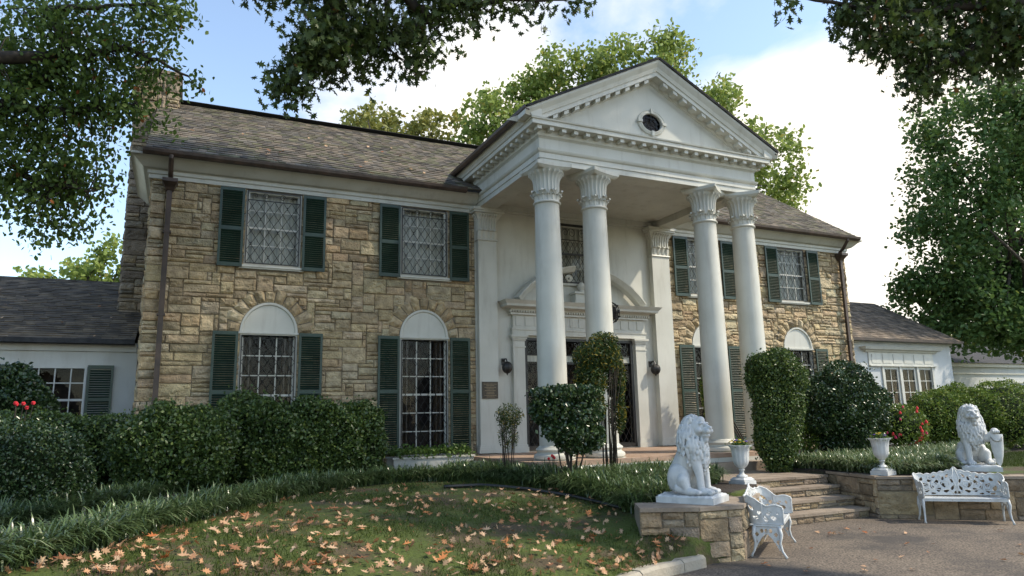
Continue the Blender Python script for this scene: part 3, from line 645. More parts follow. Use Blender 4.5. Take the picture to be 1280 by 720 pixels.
for a in (-A1, -A2, A2, A1):
    for proto, pr_s in ((up, shu), (lo, shl)):
        if first or a != -A1: pass
        if a == -A1: proto.location.x = a
        else: dup(proto, loc=(a, 0, 0), parent=house)
        for s in (-1, 1):
            x = a+s*(SH-.275); rz_ = random.uniform(-.035, .035)
            if a == -A1 and s == -1: pr_s.location = (x, -.118, 0); pr_s.rotation_euler.z = rz_
            else: dup(pr_s, loc=(x, -.118, 0), rz=rz_, parent=house)

# ------------------------------------------------------------------ portico
w0 = MB(); DO = (-1.80, 1.77, .02, 3.09); UW = (-.56, .56, 4.70, 6.45)
for r in wall_rects(-3.238, 3.238, -.3, 6.95, [DO, UW]): w0.box(r[0], r[1], -.002, .25, r[2], r[3])
w0.build('entrance_wall', M['white'], house)
PX, PYY = 3.21, 3.95
Upath = [(-PX, .1), (-PX, -PYY), (PX, -PYY), (PX, .1)]; Unorm = [(-1, 0), (-1, -1), (1, -1), (1, 0)]
e = MB(); sweep_path(e, Upath, Unorm, [(-.50, 6.93), (-.50, 6.60), (0, 6.60), (0, 6.73), (.025, 6.735), (.025, 6.86), (.05, 6.87), (.075, 6.90), (.085, 6.935), (.03, 6.945), (.02, 6.96), (.02, 7.22), (.02, 7.3), (-.3, 7.3)])
e.build('entablature', M['white'], house, auto=.5)
e = MB(); sweep_path(e, Upath, Unorm, [(.022, 7.20), (.05, 7.235), (.075, 7.25), (.085, 7.30), (.085, 7.395), (.31, 7.40), (.32, 7.405), (.32, 7.50), (.35, 7.515), (.36, 7.545), (-.2, 7.56)])
def mod_row(mb, a, b, n_, horizontal=True):
    pass
for i in range(22):       # modillions under the front and the two sides
    x = -3.33+i*6.66/21; e.box(x-.055, x+.055, -PYY-.27, -PYY-.08, 7.315, 7.401)
for s in (-1, 1):
    for i in range(12):
        y = -3.9+i*.30; e.box(s*(PX+.175)-.095, s*(PX+.175)+.095, y-.055, y+.055, 7.315, 7.401)
e.build('cornice', M['white'], house, auto=.5)
for s in (-1, 1):         # crown moulding along the sides, below the gutter
    q = MB(); q.loft([[(s*(PX+o_), y, z) for o_, z in ((.1, 7.55), (.352, 7.548), (.37, 7.58), (.41, 7.64), (.43, 7.70), (.43, 7.72), (.1, 7.74))] for y in (.9, -PYY-.36)]); q.build('crown_moulding', M['white'], house, auto=.5)
    g = MB(); g.loft([[(s*(PX+o_), y, z) for o_, z in ((.44, 7.64), (.51, 7.64), (.55, 7.69), (.56, 7.76), (.545, 7.76), (.53, 7.70), (.50, 7.67), (.44, 7.67))] for y in np.linspace(.55, -PYY-.42, 6)]); g.build('gutter', M['brown'], house)
# raking cornice
APX, SLP = 9.62, .519
rk = MB(); HX = 3.74
prof = [(0, .60), (0, .48), (.04, .465), (.06, .42), (.07, .385), (.30, .38), (.30, .30), (.305, .275), (.33, .265), (.34, .23), (.36, .17), (.41, .09), (.43, .055), (.43, .0), (-.1, .0)]
for s in (-1, 1):
    xs = [0, s*HX]; rk.loft([[(x, -PYY+.02-o_, APX-SLP*abs(x)-dz) for o_, dz in prof if not (False)] for x in xs])
rk2 = MB()
for s in (-1, 1):
    for i in range(1, 12):
        x = s*(i*.29+.0); zc = APX-SLP*abs(x)-.43
        rk2.obox((x, -PYY+.02-.18, zc), (.062, 0, -s*.062*SLP), (0, .095, 0), (0, 0, .042))
# trim the raking profile to stay above the horizontal cornice
bmr = bmesh.new(); me = bpy.data.meshes.new('tmp'); me.from_pydata(rk.v, [], rk.f); bmr.from_mesh(me)
bmesh.ops.bisect_plane(bmr, geom=bmr.verts[:]+bmr.edges[:]+bmr.faces[:], plane_co=(0, 0, 7.555), plane_no=(0, 0, -1), clear_outer=True)
bmesh.ops.holes_fill(bmr, edges=bmr.edges[:]); me3 = bpy.data.meshes.new('tmp2'); me3.from_pydata(rk2.v, [], rk2.f); bmr.from_mesh(me3); me2 = bpy.data.meshes.new('raking_cornice'); bmr.to_mesh(me2); bmr.free(); link_mesh('raking_cornice', me2, M['white'], house)

# pediment face with oval window
ty = MB(); y = -PYY+.03; n_ = 32; cx, cz, rx, rz = -.02, 8.10, .30, .235
hx = (APX-7.53)/SLP; outer = []; inner = []
for i in range(n_):
    th = 2*PI*i/n_; c, s_ = math.cos(th), math.sin(th); inner.append((cx+rx*c, y, cz+rz*s_)); t = 1e9
    for nx_, nz_, d_ in ((0, -1, -7.53), (SLP, 1, APX), (-SLP, 1, APX)):
        den = nx_*c+nz_*s_; num = d_-(nx_*cx+nz_*cz)
        if den > 1e-6: t = min(t, num/den)
    outer.append((cx+c*t, y, cz+s_*t))
vs = inner+outer; fs = [(i, (i+1) % n_, n_+(i+1) % n_, n_+i) for i in range(n_)]
for cor in ((-hx, y, 7.53), (hx, y, 7.53), (0, y, APX)):
    ang = math.atan2(cor[2]-cz, cor[0]-cx) % (2*PI); i = int(ang/(2*PI)*n_); vs.append(cor); fs.append((n_+i % n_, n_+(i+1) % n_, len(vs)-1))
ty.add(vs, fs); ty.build('pediment', M['white'], house)
ov = MB(); rings = []
for k_, yy in ((1.0, .03), (1.0, -.05), (1.08, -.06), (1.16, -.05), (1.3, -.035), (1.34, -.045), (1.38, -.03), (1.38, .01)): rings.append([(cx+rx*k_*math.cos(2*PI*i/n_), y+yy, cz+rz*k_*math.sin(2*PI*i/n_)) for i in range(n_)])
rings.append(rings[0]); ov.loft(rings, True, False)
for dx, dz in ((1, 0), (-1, 0), (0, 1), (0, -1)): ov.obox((cx+dx*rx*1.22, y-.055, cz+dz*rz*1.24), (.035+.03*abs(dx), 0, 0), (0, .030, 0), (0, 0, .035+.03*abs(dz)))
ow = ov.build('oval_window', M['white'], house, auto=.6)
g = MB(); g.add([(cx+rx*math.cos(2*PI*i/n_), y+.02, cz+rz*math.sin(2*PI*i/n_)) for i in range(n_)], [tuple(range(n_))]); g.build('pane', M['glass'], ow)
g = MB(); g.add([(cx+rx*1.1*math.cos(2*PI*i/n_), y+.25, cz+rz*1.1*math.sin(2*PI*i/n_)) for i in range(n_)], [tuple(range(n_))]); g.build('window_backing', M['room'], ow)
g = MB()
for i in range(4):
    th = PI*i/4; g.tube([(cx+rx*math.cos(th), y+.005, cz+rz*math.sin(th)), (cx-rx*math.cos(th), y+.005, cz-rz*math.sin(th))], .008, 4)
g.tube([(cx+.14*math.cos(2*PI*i/16), y+.0, cz+.12*math.sin(2*PI*i/16)) for i in range(17)], .008, 4); g.build('window_grille', M['black'], ow)
# portico roof
Yb = 3.4
for s in (-1, 1):
    r = MB(); sl_ = Vector((-s*1, 0, SLP)).normalized(); nn = Vector((s*SLP, 0, 1)).normalized(); ex = PX+.50
    O_ = Vector((s*ex, -PYY-.46, APX-SLP*ex+.045)) ; U_ = Vector((0, 1, 0))
    roof_slope(r, O_, U_, sl_, Yb+PYY+.46, ex*math.sqrt(1+SLP**2), .19, .23, 40+s, SHP, nn, skip=None); r.build('shingle_roof', M['shingle'], house)
    d = MB(); d.add([(s*ex, -PYY-.45, APX-SLP*ex+.04), (0, -PYY-.45, APX+.04), (0, Yb, APX+.04), (s*ex, Yb, APX-SLP*ex+.04), (s*ex, -PYY-.45, APX-SLP*ex+.005), (0, -PYY-.45, APX+.005), (0, Yb, APX+.005), (s*ex, Yb, APX-SLP*ex+.005)], [(0, 1, 2, 3), (4, 5, 6, 7), (0, 1, 5, 4), (0, 4, 7, 3)]); d.build('roof_deck', M['asphalt_roof'], house)
# ceiling with beams
c = MB(); c.box(-PX+.5, PX-.5, -PYY+.5, 0, 6.80, 6.86)
for x in (-1.65, 1.65): pass
c.build('porch_ceiling', M['white'], house)
c = MB(); c.box(-PX+.49, PX-.49, -.12, -.003, 6.66, 6.80); c.box(-PX+.49, PX-.49, -.06, -.003, 6.60, 6.66); c.build('ceiling_moulding', M['white'], house)
# columns
def acanthus(mb, cx_, cy_, r, z, n_, h, outw, wdt):
    for i in range(n_):
        th = 2*PI*i/n_; er = Vector((math.cos(th), math.sin(th), 0)); et = Vector((-math.sin(th), math.cos(th), 0)); vs = []
        prof = [(0, 0, 1.0), (.015, .35, 1.05), (.03, .7, .95), (.06+outw*.5, .95, .8), (outw+.05, .98, .6), (outw+.07, .86, .35), (outw+.055, .78, .15)]
        for (o_, zz, wd) in prof:
            for j in (-1, -.5, 0, .5, 1):
                lob = .012*math.cos(j*PI*2)
                vs.append(Vector((cx_, cy_, z))+er*(r+o_+lob-.03*abs(j)**2)+et*(j*wd*wdt/2)+Vector((0, 0, zz*h-.02*abs(j))))
        fs = []
        for a in range(len(prof)-1):
            for b in range(4): q = a*5+b; fs.append((q, q+1, q+6, q+5))
        mb.add(vs, fs)
def column():
    prof = []
    for i in range(25):
        t = i/24; z = .30+t*(5.68-.30); r = .325-.045*max(0, (t-.25)/.75)**1.5; prof.append((r, z))
    prof = [(.36, .27)]+prof+[(.29, 5.70)]
    c = MB(); c.lathe(prof, 56); co = c.build('column', M['white'], house, auto=.6)
    b = MB(); b.lathe([(.40, .0), (.445, .03), (.455, .07), (.44, .11), (.40, .13), (.375, .15), (.375, .17), (.395, .19), (.41, .215), (.395, .245), (.36, .265), (.35, .28)], 56); b.lathe([(.47, -.10), (.47, -.001), (.3, -.0005)], 56); b.build('column_base', M['white'], co, auto=.7)
    k = MB(); k.lathe([(.282, 5.685), (.315, 5.70), (.325, 5.72), (.315, 5.74), (.285, 5.755)], 48)
    fl = lambda th, z: 1+.045*math.cos(20*th)*min(1, max(0, (z-5.9)/.1))
    k.lathe([(.28, 5.75), (.275, 5.9), (.275, 6.1), (.28, 6.2), (.30, 6.30), (.345, 6.39), (.40, 6.44), (.41, 6.46), (.3, 6.47)], 120, mod=fl)
    acanthus(k, 0, 0, .275, 5.75, 8, .26, .05, .20); acanthus(k, 0, 0, .272, 5.80, 16, .12, .02, .10)
    for i in range(20):      # tall water leaves curling out under the abacus
        th = 2*PI*i/20; er = Vector((math.cos(th), math.sin(th), 0)); k.tube([er*r_+Vector((0, 0, z)) for r_, z in ((.282, 5.98), (.284, 6.15), (.295, 6.26), (.33, 6.36), (.385, 6.42), (.41, 6.42), (.405, 6.39))], [.018, .020, .022, .022, .020, .018, .012], 5)
    kk = []
    for z, m_ in ((6.462, .41), (6.495, .46), (6.515, .475), (6.52, .49), (6.599, .495)):
        ring = []
        for i in range(4):
            th = PI/4+i*PI/2; th2 = th+PI/2; p0 = Vector((math.cos(th), math.sin(th)))*m_*1.33; p1 = Vector((math.cos(th2), math.sin(th2)))*m_*1.33
            for j in range(8):
                t = .03+.94*j/7; p = p0.lerp(p1, t); md = (p0+p1)/2; ring.append((*(p-md.normalized()*.10*m_/.47*(1-(2*t-1)**2)*.5), z))
        kk.append(ring)
    k.loft(kk); k.build('capital', M['white'], co, auto=.6)
    return co
col = column(); c1_, c2_ = 2.93, 1.66
for i, x in enumerate((-c1_, -c2_, c2_, c1_)):
    if i == 0: col.location = (x, -3.70, 0)
    else: dup(col, loc=(x, -3.70, 0), rz=.3*i, parent=house)
# corner pilasters on the wall
def pilaster(x0, x1):
    p_ = MB(); d = -.19; p_.box(x0, x1, d, -.003, .22, 5.72); p_.box(x0-.05, x1+.05, d-.05, -.003, .02, .12); p_.box(x0-.035, x1+.035, d-.035, -.003, .121, .17); p_.box(x0-.02, x1+.02, d-.02, -.003, .171, .219)
    po = p_.build('pilaster', M['white'], house)
    k = MB(); xm = (x0+x1)/2; hw = (x1-x0)/2; rings = []
    for e_, z in ((.02, 5.70), (.035, 5.72), (.02, 5.75), (0, 5.76), (0, 6.15), (.02, 6.28), (.07, 6.38), (.12, 6.44), (.12, 6.46)): rings.append([(x0-e_, -.003, z), (x0-e_, d-e_, z), (x1+e_, d-e_, z), (x1+e_, -.003, z)])
    k.loft(rings); k.box(x0-.17, x1+.17, d-.17, -.003, 6.465, 6.52); k.box(x0-.2, x1+.2, d-.20, -.003, 6.521, 6.60)
    for i in range(7):
        x = x0+(i+.5)*(x1-x0)/7; k.tube([(x, d-.005, 5.98), (x, d-.008, 6.2), (x, d-.05, 6.36), (x, d-.12, 6.42), (x, d-.14, 6.41), (x, d-.13, 6.38)], [.02, .024, .026, .024, .02, .014], 5)
    for s in (-1, 1):
        xx = x0 if s < 0 else x1
        for i in range(2): yy = d*(i+.5)/2; k.tube([(xx+s*.005, yy, 5.98), (xx+s*.008, yy, 6.2), (xx+s*.05, yy, 6.36), (xx+s*.12, yy, 6.42), (xx+s*.13, yy, 6.38)], [.02, .024, .026, .024, .014], 5)
    for i in range(4):
        x = x0+(i+.5)*(x1-x0)/4; vs = []
        for (o_, z, wd) in ((.01, 5.76, .16), (.03, 5.86, .17), (.05, 5.96, .15), (.10, 6.01, .12), (.12, 5.97, .07)):
            for j in (-1, 0, 1): vs.append((x+j*wd/2, d-o_+.025*abs(j), z))
        k.add(vs, [(a*3+b, a*3+b+1, a*3+b+4, a*3+b+3) for a in range(4) for b in range(2)])
    k.build('capital', M['white'], po)
pilaster(-3.20, -2.66); pilaster(2.56, 3.20)
# porch floor
f = MB(); f.box(-3.75, 3.75, -4.32, -.003, -.5, -.105); fl = f.build('porch_base', M['white'], house)
f = MB(); f.box(-3.72, 3.72, -4.30, -.004, -.102, -.004); f.build('porch_floor', M['tile'], house)
f = MB(); f.box(-3.8, -2.4, -4.36, -3.18, -.104, -.0015); f.box(-2.1, -1.2, -4.36, -3.18, -.104, -.0015); f.box(1.2, 3.8, -4.36, -3.18, -.104, -.0015)
f = MB(); f.box(-1.1, 2.5, -4.655, -4.325, -.5, -.20); f.build('porch_step', M['tread'], house)
# ---- doorway
d = MB(); y = -.003
for s in (-1, 1):
    x0, x1 = sorted((s*1.83, s*2.18)); d.box(x0, x1, -.12, y, .2, 2.98); d.box(x0-.04, x1+.04, -.16, y, -.002, .14); d.box(x0-.02, x1+.02, -.14, y, .141, .199)
    for e_, a, b in ((.02, 2.80, 2.84), (.02, 2.985, 3.03), (.05, 3.031, 3.08), (.08, 3.081, 3.14)): d.box(x0-e_, x1+e_, -.12-e_, y, a, b)
d.box(-2.2, 2.2, -.13, y, 3.142, 3.28); d.box(-2.22, 2.22, -.15, y, 3.281, 3.34); d.box(-2.17, 2.17, -.11, y, 3.341, 3.80)
d.box(-2.26, 2.26, -.19, y, 3.70, 3.76)
for i in range(58):
    x = -2.28+i*4.56/57; d.box(x-.022, x+.022, -.235, -.12, 3.762, 3.82)
rings = []
for o_, z in ((.10, 3.80), (.12, 3.822), (.14, 3.86), (.34, 3.90), (.35, 3.96), (.40, 4.02), (.43, 4.06), (.10, 4.07)): rings.append([(-2.15-o_, y, z), (-2.15-o_, -.10-o_, z), (2.15+o_, -.10-o_, z), (2.15+o_, y, z)])
d.loft(rings)
for i in range(15):      # raised panels of the frieze
    x = -2.0+i*4.0/14; d.box(x-.09, x+.09, -.125, -.1105, 3.40, 3.66)
dw = d.build('door_surround', M['white'], house, auto=.4)
for s in (-1, 1):        # broken curved pediment
    q = MB(); prof = [(.10, .0), (.30, .02), (.34, .06), (.36, .10), (.40, .15), (.40, .18), (.10, .20)]; rings = []
    for i in range(15):
        t = i/14; th = R(38+46*t) ; R0 = 2.45; x = s*(R0*math.cos(th)*1.02); z = 4.05+R0*math.sin(th)-R0*math.sin(R(38)); er = (s*math.cos(th), math.sin(th))
        rings.append([(x+er[0]*n2, -o_, z+er[1]*n2) for o_, n2 in prof])
    q.loft(rings); q.build('curved_pediment', M['white'], dw, auto=.5)
    tr = MB(); tr.tube([(s*(.42+.10*math.cos(a_)*(1-a_/16)), -.22, 4.80+.10*math.sin(a_)*(1-a_/16)) for a_ in np.linspace(0, 11, 30)], .03, 6)
    tr.build('scroll_end', M['white'], dw, smooth=True)
q = MB(); q.box(-.30, .30, -.34, y, 4.075, 4.16); q.box(-.26, .26, -.30, y, 4.161, 4.36); q.box(-.31, .31, -.35, y, 4.361, 4.42); q.build('pedestal', M['white'], dw)
q = MB(); q.lathe([(.10, 4.42), (.07, 4.46), (.09, 4.5), (.14, 4.58), (.13, 4.64), (.06, 4.70), (.02, 4.74)], 16, c=(0, -.2)); q.build('finial', M['white'], dw, smooth=True)
# glazed door screen in black frames
fr_ = MB(); x0, x1, z1 = -1.80, 1.77, 3.09
for x in (-1.76, -1.12, 1.09, 1.73): fr_.box(x-.04, x+.04, -.04, .08, .03, z1)
fr_.box(-1.72, 1.69, -.038, .078, 3.01, 3.088); fr_.box(-1.72, 1.69, -.038, .078, .03, .12); fr_.box(-1.08, 1.05, -.036, .076, 2.36, 2.42)
fr_.box(-.04, .01, -.037, .077, .12, 2.36)
ds = fr_.build('entrance_door', M['black'], house)
pn = MB(); pn.add([(-1.8, .04, .05), (1.77, .04, .05), (1.77, .04, 3.05), (-1.8, .04, 3.05)], [(0, 1, 2, 3)]); pn.build('pane', M['glass'], ds)
pn = MB(); pn.box(-2.2, 2.2, 1.6, 1.62, -.1, 3.4); pn.box(-2.2, 2.2, .3, 1.6, -.02, -.003); pn.box(-1.98, -1.96, .26, 1.6, 0, 3.3); pn.box(1.96, 1.98, .26, 1.6, 0, 3.3); pn.build('hall_backing', M['room'], ds)
pn = MB()
for a, b in ((-1.70, -1.18), (-1.03, -.10), (.06, 1.0), (1.15, 1.67)): pn.box(a, b, .015, .03, 2.43, 2.60)
pn.build('frosted_strip', M['curtain'], ds)
for a, b in ((-1.72, -1.16), (-1.08, -.05), (.02, 1.05), (1.13, 1.69)):
    gg = diamond_grille(b-a, .14, 2.36, max(3, round((b-a)/.19)), ds, y=-.01); gg.location.x = (a+b)/2; gg.name = 'door_grille'
    gg = diamond_grille(b-a, 2.62, 3.0, max(2, round((b-a)/.15)), ds, y=-.01); gg.location.x = (a+b)/2; gg.name = 'door_grille'
# window over the door
cw = muntin_window('c', 1.12, 4.70, 6.45, 4, True, 2); cw.name = 'window'
k = MB(); k.box(-.68, .68, -.10, .03, 4.63, 4.695); k.build('sill', M['white'], cw)
gg = diamond_grille(1.08, 4.74, 6.42, 7, cw, .42); g2 = MB()
for x in (-.56, .56): g2.box(x-.028, x+.028, -.07, -.02, 4.68, 6.48)
g2.box(-.53, .53, -.069, -.021, 6.43, 6.48); g2.box(-.53, .53, -.069, -.021, 4.68, 4.73); g2.box(-.53, .53, -.069, -.021, 5.55, 5.60); g2.build('grille_frame', M['black'], cw)
# wall lamps, plaque
for x in (-2.44, 2.40):
    l = MB(); l.ell((x, -.26, 2.24), (.135, .135, .15), 14, 10); l.tube([(x, -.02, 2.42), (x, -.12, 2.48), (x, -.22, 2.47), (x, -.26, 2.38)], .02, 6); l.box(x-.05, x+.05, -.03, -.003, 2.32, 2.5)
    for i in range(8):
        th = PI*i/4; l.tube([(x+.14*math.cos(th)*math.sin(a_), -.26+.14*math.sin(th)*math.sin(a_), 2.24+.155*math.cos(a_)) for a_ in np.linspace(.1, 3.0, 9)], .008, 4)
    l.tube([(x, -.26, 2.09), (x, -.26, 2.03)], [.03, .008], 6)
    l.build('wall_lamp', M['black'], house)
pl = MB(); pl.box(-3.15, -2.70, -.225, -.191, 1.42, 1.86); plo = pl.build('plaque', M['bronze'], house)
pl = MB(); rnd = random.Random(8)
for j in range(9):
    z = 1.80-j*.042; wd = rnd.uniform(.10, .17) if j not in (0,) else .19; pl.box(-2.925-wd, -2.925+wd, -.2285, -.2255, z-.009, z+.004)
pl.build('raised_line', M['bronze_line'], plo)

# round iron lantern hanging in the porch
lt = thing('hanging_lantern', 'round black iron lantern hanging in the portico above the front door', 'lantern', (-.10, -1.81, 3.27))
lt.scale = (.88, .88, .88)
l = MB()
for i in range(10):
    th = 2*PI*i/10; l.tube([(.27*math.cos(th)*math.sin(a_), .27*math.sin(th)*math.sin(a_), .37+.32*math.cos(a_)) for a_ in np.linspace(.08, 3.06, 13)], .011, 5)
for z in (.2, .37, .55):
    rr = .27*math.sin(math.acos((z-.37)/.32)); l.tube([(rr*math.cos(2*PI*i/24), rr*math.sin(2*PI*i/24), z) for i in range(25)], .010, 5)
for i in range(20):
    th = i*2.4; z = .12+.5*i/20; rr = .27*math.sin(math.acos(max(-1, min(1, (z-.37)/.32)))); l.ell((rr*math.cos(th), rr*math.sin(th), z), (.045, .045, .03), 6, 4)
l.tube([(0, 0, .05), (0, 0, -.03)], [.04, .01], 6); l.build('lantern_cage', M['black'], lt)
l = MB(); l.lathe([(.05, .15), (.17, .22), (.2, .37), (.17, .52), (.05, .6)], 12); l.build('glass_globe', M['room'], lt, smooth=True)
l = MB(); l.tube([(0, 0, .69), (0, 0, 3.98)], .010, 6); l.build('chain', M['black'], lt)

# ------------------------------------------------------------------ wings
STW = [(.11, .090, .066), (.135, .11, .078), (.092, .076, .058), (.15, .122, .085)]
def slope_dirs(y0, z0, y1, z1):
    s = Vector((0, y1-y0, z1-z0)); l_ = s.length; s.normalize(); return s, Vector((0, -s.z, s.y)), l_
lw = thing('house_wing', 'low white wing with a dark shingle roof and one shuttered window left of the mansion', 'building', (-17, 1.4, -.3)); off = (-17, 1.4, -.3)
wn = (-13.55, -12.30, .75, 2.28)
b = MB()
for r in wall_rects(-28, -11.3, -.5, 2.84, [wn]): b.box(r[0], r[1], 1.4, 1.6, r[2], r[3])
b.box(-28, -27.8, 1.601, 10.8, -.5, 2.84); b.box(-28, -11.3, 10.801, 11, -.5, 2.84); b.box(-28, -11.32, 1.33, 1.398, 2.62, 2.82); b.build('wall', M['stucco'], lw, off=off)
s_, n_, l_ = slope_dirs(1.0, 2.86, 6.4, 5.18); r = MB(); roof_slope(r, (-28.3, 1.0, 2.86), (1, 0, 0), s_, 16.95, l_, .17, .26, 60, STW, n_); r.build('shingle_roof', M['shingle'], lw, off=off)
r = MB(); r.add([(-28.3, 1.02, 2.85), (-11.35, 1.02, 2.85), (-11.35, 6.4, 5.17), (-28.3, 6.4, 5.17), (-28.3, 11.6, 2.85), (-11.35, 11.6, 2.85)], [(0, 1, 2, 3), (3, 2, 5, 4), (0, 3, 4)]); r.box(-28.3, -11.36, .97, 1.018, 2.77, 2.875); r.box(-28.2, -11.36, 1.02, 1.39, 2.78, 2.81); r.build('roof_deck', M['asphalt_roof'], lw, off=off)
k = MB(); x0, x1, z0, z1 = wn; k.box(x0, x0+.05, 1.38, 1.47, z0, z1); k.box(x1-.05, x1, 1.38, 1.47, z0, z1); k.box(x0+.051, x1-.051, 1.38, 1.47, z1-.05, z1); k.box(x0+.051, x1-.051, 1.38, 1.47, z0, z0+.06)
for i in range(1, 4): x = x0+i*(x1-x0)/4; k.box(x-.012, x+.012, 1.41, 1.44, z0+.061, z1-.051)
for j in range(1, 4): z = z0+j*(z1-z0)/4; t_ = .025 if j == 2 else .012; k.box(x0+.051, x1-.051, 1.405-.01*(j == 2), 1.4445, z-t_, z+t_)
kw = k.build('window', M['stucco'], lw, off=off)
k = MB(); k.add([(x0, 1.45, z0), (x1, 1.45, z0), (x1, 1.45, z1), (x0, 1.45, z1)], [(0, 1, 2, 3)]); k.build('pane', M['glass'], kw, off=off)
k = MB(); k.box(x0-.2, x1+.2, 2.3, 2.32, z0-.3, z1+.3); k.build('room_backing', M['room'], kw, off=off)
for xc in (-12.02, -13.83):
    s = MB(); s.box(xc-.26, xc-.21, 1.31, 1.35, .72, 2.3); s.box(xc+.21, xc+.26, 1.31, 1.35, .72, 2.3)
    for a, b_ in ((.72, .80), (1.48, 1.56), (2.22, 2.3)): s.box(xc-.209, xc+.209, 1.312, 1.348, a, b_)
    for i in range(26): z = .82+i*.054; s.obox((xc, 1.33, z), (.208, 0, 0), (0, .016, -.016), (0, .003, .004))
    s.build('shutter', M['green'], lw, off=off)

rw = thing('house_wing', 'white wing with casement windows under a panelled cornice right of the mansion', 'building', (14, .5, -.3)); off = (14, .5, -.3)
wn = (13.15, 16.02, .55, 2.50); b = MB()
for r in wall_rects(11.3, 17.25, -.5, 3.50, [wn]): b.box(r[0], r[1], .5, .7, r[2], r[3])
b.box(17.05, 17.25, .701, 7.0, -.5, 3.5); b.box(11.3, 17.25, 7.001, 7.2, -.5, 3.5)
b.add([(17.25, .5, 3.5), (17.25, 7.2, 3.5), (17.25, 3.85, 5.55), (17.1, .5, 3.5), (17.1, 7.2, 3.5), (17.1, 3.85, 5.55)], [(0, 1, 2), (5, 4, 3), (0, 3, 5, 2), (1, 2, 5, 4)])
b.box(11.3, 17.3, .42, .498, 3.36, 3.50); b.build('wall', M['stucco'], rw, off=off)
s_, n_, l_ = slope_dirs(.18, 3.50, 3.85, 5.60); r = MB(); roof_slope(r, (11.2, .18, 3.50), (1, 0, 0), s_, 6.35, l_, .18, .25, 61, [(.16, .13, .10), (.19, .155, .12), (.13, .11, .09), (.21, .17, .13)], n_); r.build('shingle_roof', M['shingle'], rw, off=off)
r = MB(); r.add([(11.2, .2, 3.49), (17.54, .2, 3.49), (17.54, 3.85, 5.58), (11.2, 3.85, 5.58), (11.2, 7.5, 3.49), (17.54, 7.5, 3.49)], [(0, 1, 2, 3), (3, 2, 5, 4)]); r.box(11.2, 17.56, .13, .198, 3.41, 3.51); r.build('roof_deck', M['brown'], rw, off=off)
k = MB(); rings = []
for o_, z in ((.02, 3.02), (.06, 3.04), (.08, 3.09), (.20, 3.12), (.22, 3.17), (.25, 3.22), (.02, 3.24)): rings.append([(12.35-o_, .497, z), (12.35-o_, .5-o_-.04, z), (16.2+o_, .5-o_-.04, z), (16.2+o_, .497, z)])
k.loft(rings); k.box(12.5, 16.1, .46, .497, 2.55, 3.02)
for i in range(6): x = 12.62+i*.58; k.box(x+.03, x+.50, .445, .4595, 2.62, 2.96)
k.box(12.5, 16.25, .40, .497, 2.505, 2.55); k.build('window_cornice', M['white'], rw, off=off, auto=.4)
k = MB()
for x in (13.15, 14.10, 15.07, 15.95): k.box(x, x+.09, .45, .62, .55, 2.50)
k.box(13.241, 15.949, .47, .6, .45, .56)
kw = k.build('window', M['white'], rw, off=off)
for i in range(3):
    x0 = 13.25+i*.965; x1 = x0+.84; k = MB(); k.box(x0, x0+.09, .50, .56, .56, 2.5); k.box(x1-.09, x1, .50, .56, .56, 2.5); k.box(x0+.091, x1-.091, .50, .56, 2.40, 2.5); k.box(x0+.091, x1-.091, .50, .56, .56, .70)
    xm = (x0+x1)/2; k.box(xm-.013, xm+.013, .515, .545, .701, 2.399)
    for j in (1, 2, 3): z = .70+j*.425; k.box(x0+.091, x1-.091, .5165, .5435, z-.013, z+.013)
    ca = k.build('casement', M['white'], kw, off=off)
k = MB(); k.add([(13.2, .535, .5), (16.0, .535, .5), (16.0, .535, 2.5), (13.2, .535, 2.5)], [(0, 1, 2, 3)]); k.build('pane', M['glass'], kw, off=off)
k = MB(); k.box(13, 16.2, 1.6, 1.62, .2, 2.8); k.build('room_backing', M['room'], kw, off=off)

ga = thing('outbuilding', 'plain white outbuilding with a dark asphalt roof beyond the right wing', 'building', (25, 4, -.3)); off = (25, 4, -.3)
b = MB(); b.box(19, 34, 4.0, 11, -.5, 3.02); b.build('wall', M['stucco'], ga, off=off)
b = MB(); b.box(18.9, 34.15, 3.84, 3.995, 2.86, 3.04); b.box(18.9, 34.15, 3.93, 3.998, 2.52, 2.60); b.box(25.6, 29.3, 3.94, 3.999, 2.10, 2.16); b.build('fascia', M['white'], ga, off=off)
b = MB(); b.add([(18.7, 3.7, 3.04), (34.4, 3.7, 3.04), (34.4, 11.3, 3.04), (18.7, 11.3, 3.04), (22.6, 7.5, 4.62), (31.0, 7.5, 4.62)], [(0, 1, 5, 4), (1, 2, 5), (2, 3, 4, 5), (3, 0, 4), (3, 2, 1, 0)]); b.build('roof', M['asphalt_roof'], ga, off=off)

# white planter box under the left window, with ivy
pb = thing('planter_box', 'long white planter box on the ground under the window left of the porch', 'planter', (-4.75, -.75, -.35)); b = MB()
for x0, x1, y0, y1 in ((-1.0, 1.0, -.32, -.26), (-1.0, 1.0, .26, .32), (-1.0, -.94, -.259, .259), (.94, 1.0, -.259, .259)): b.box(x0, x1, y0, y1, -.1, .36)
b.box(-1.03, 1.03, -.35, -.25, .361, .40); b.box(-1.03, 1.03, .25, .35, .361, .40); b.box(-1.03, -.93, -.249, .249, .361, .40); b.box(.93, 1.03, -.249, .249, .361, .40)
b.build('box', M['white'], pb); b = MB(); b.box(-.939, .939, -.259, .259, 0, .30); b.build('soil', M['room'], pb)

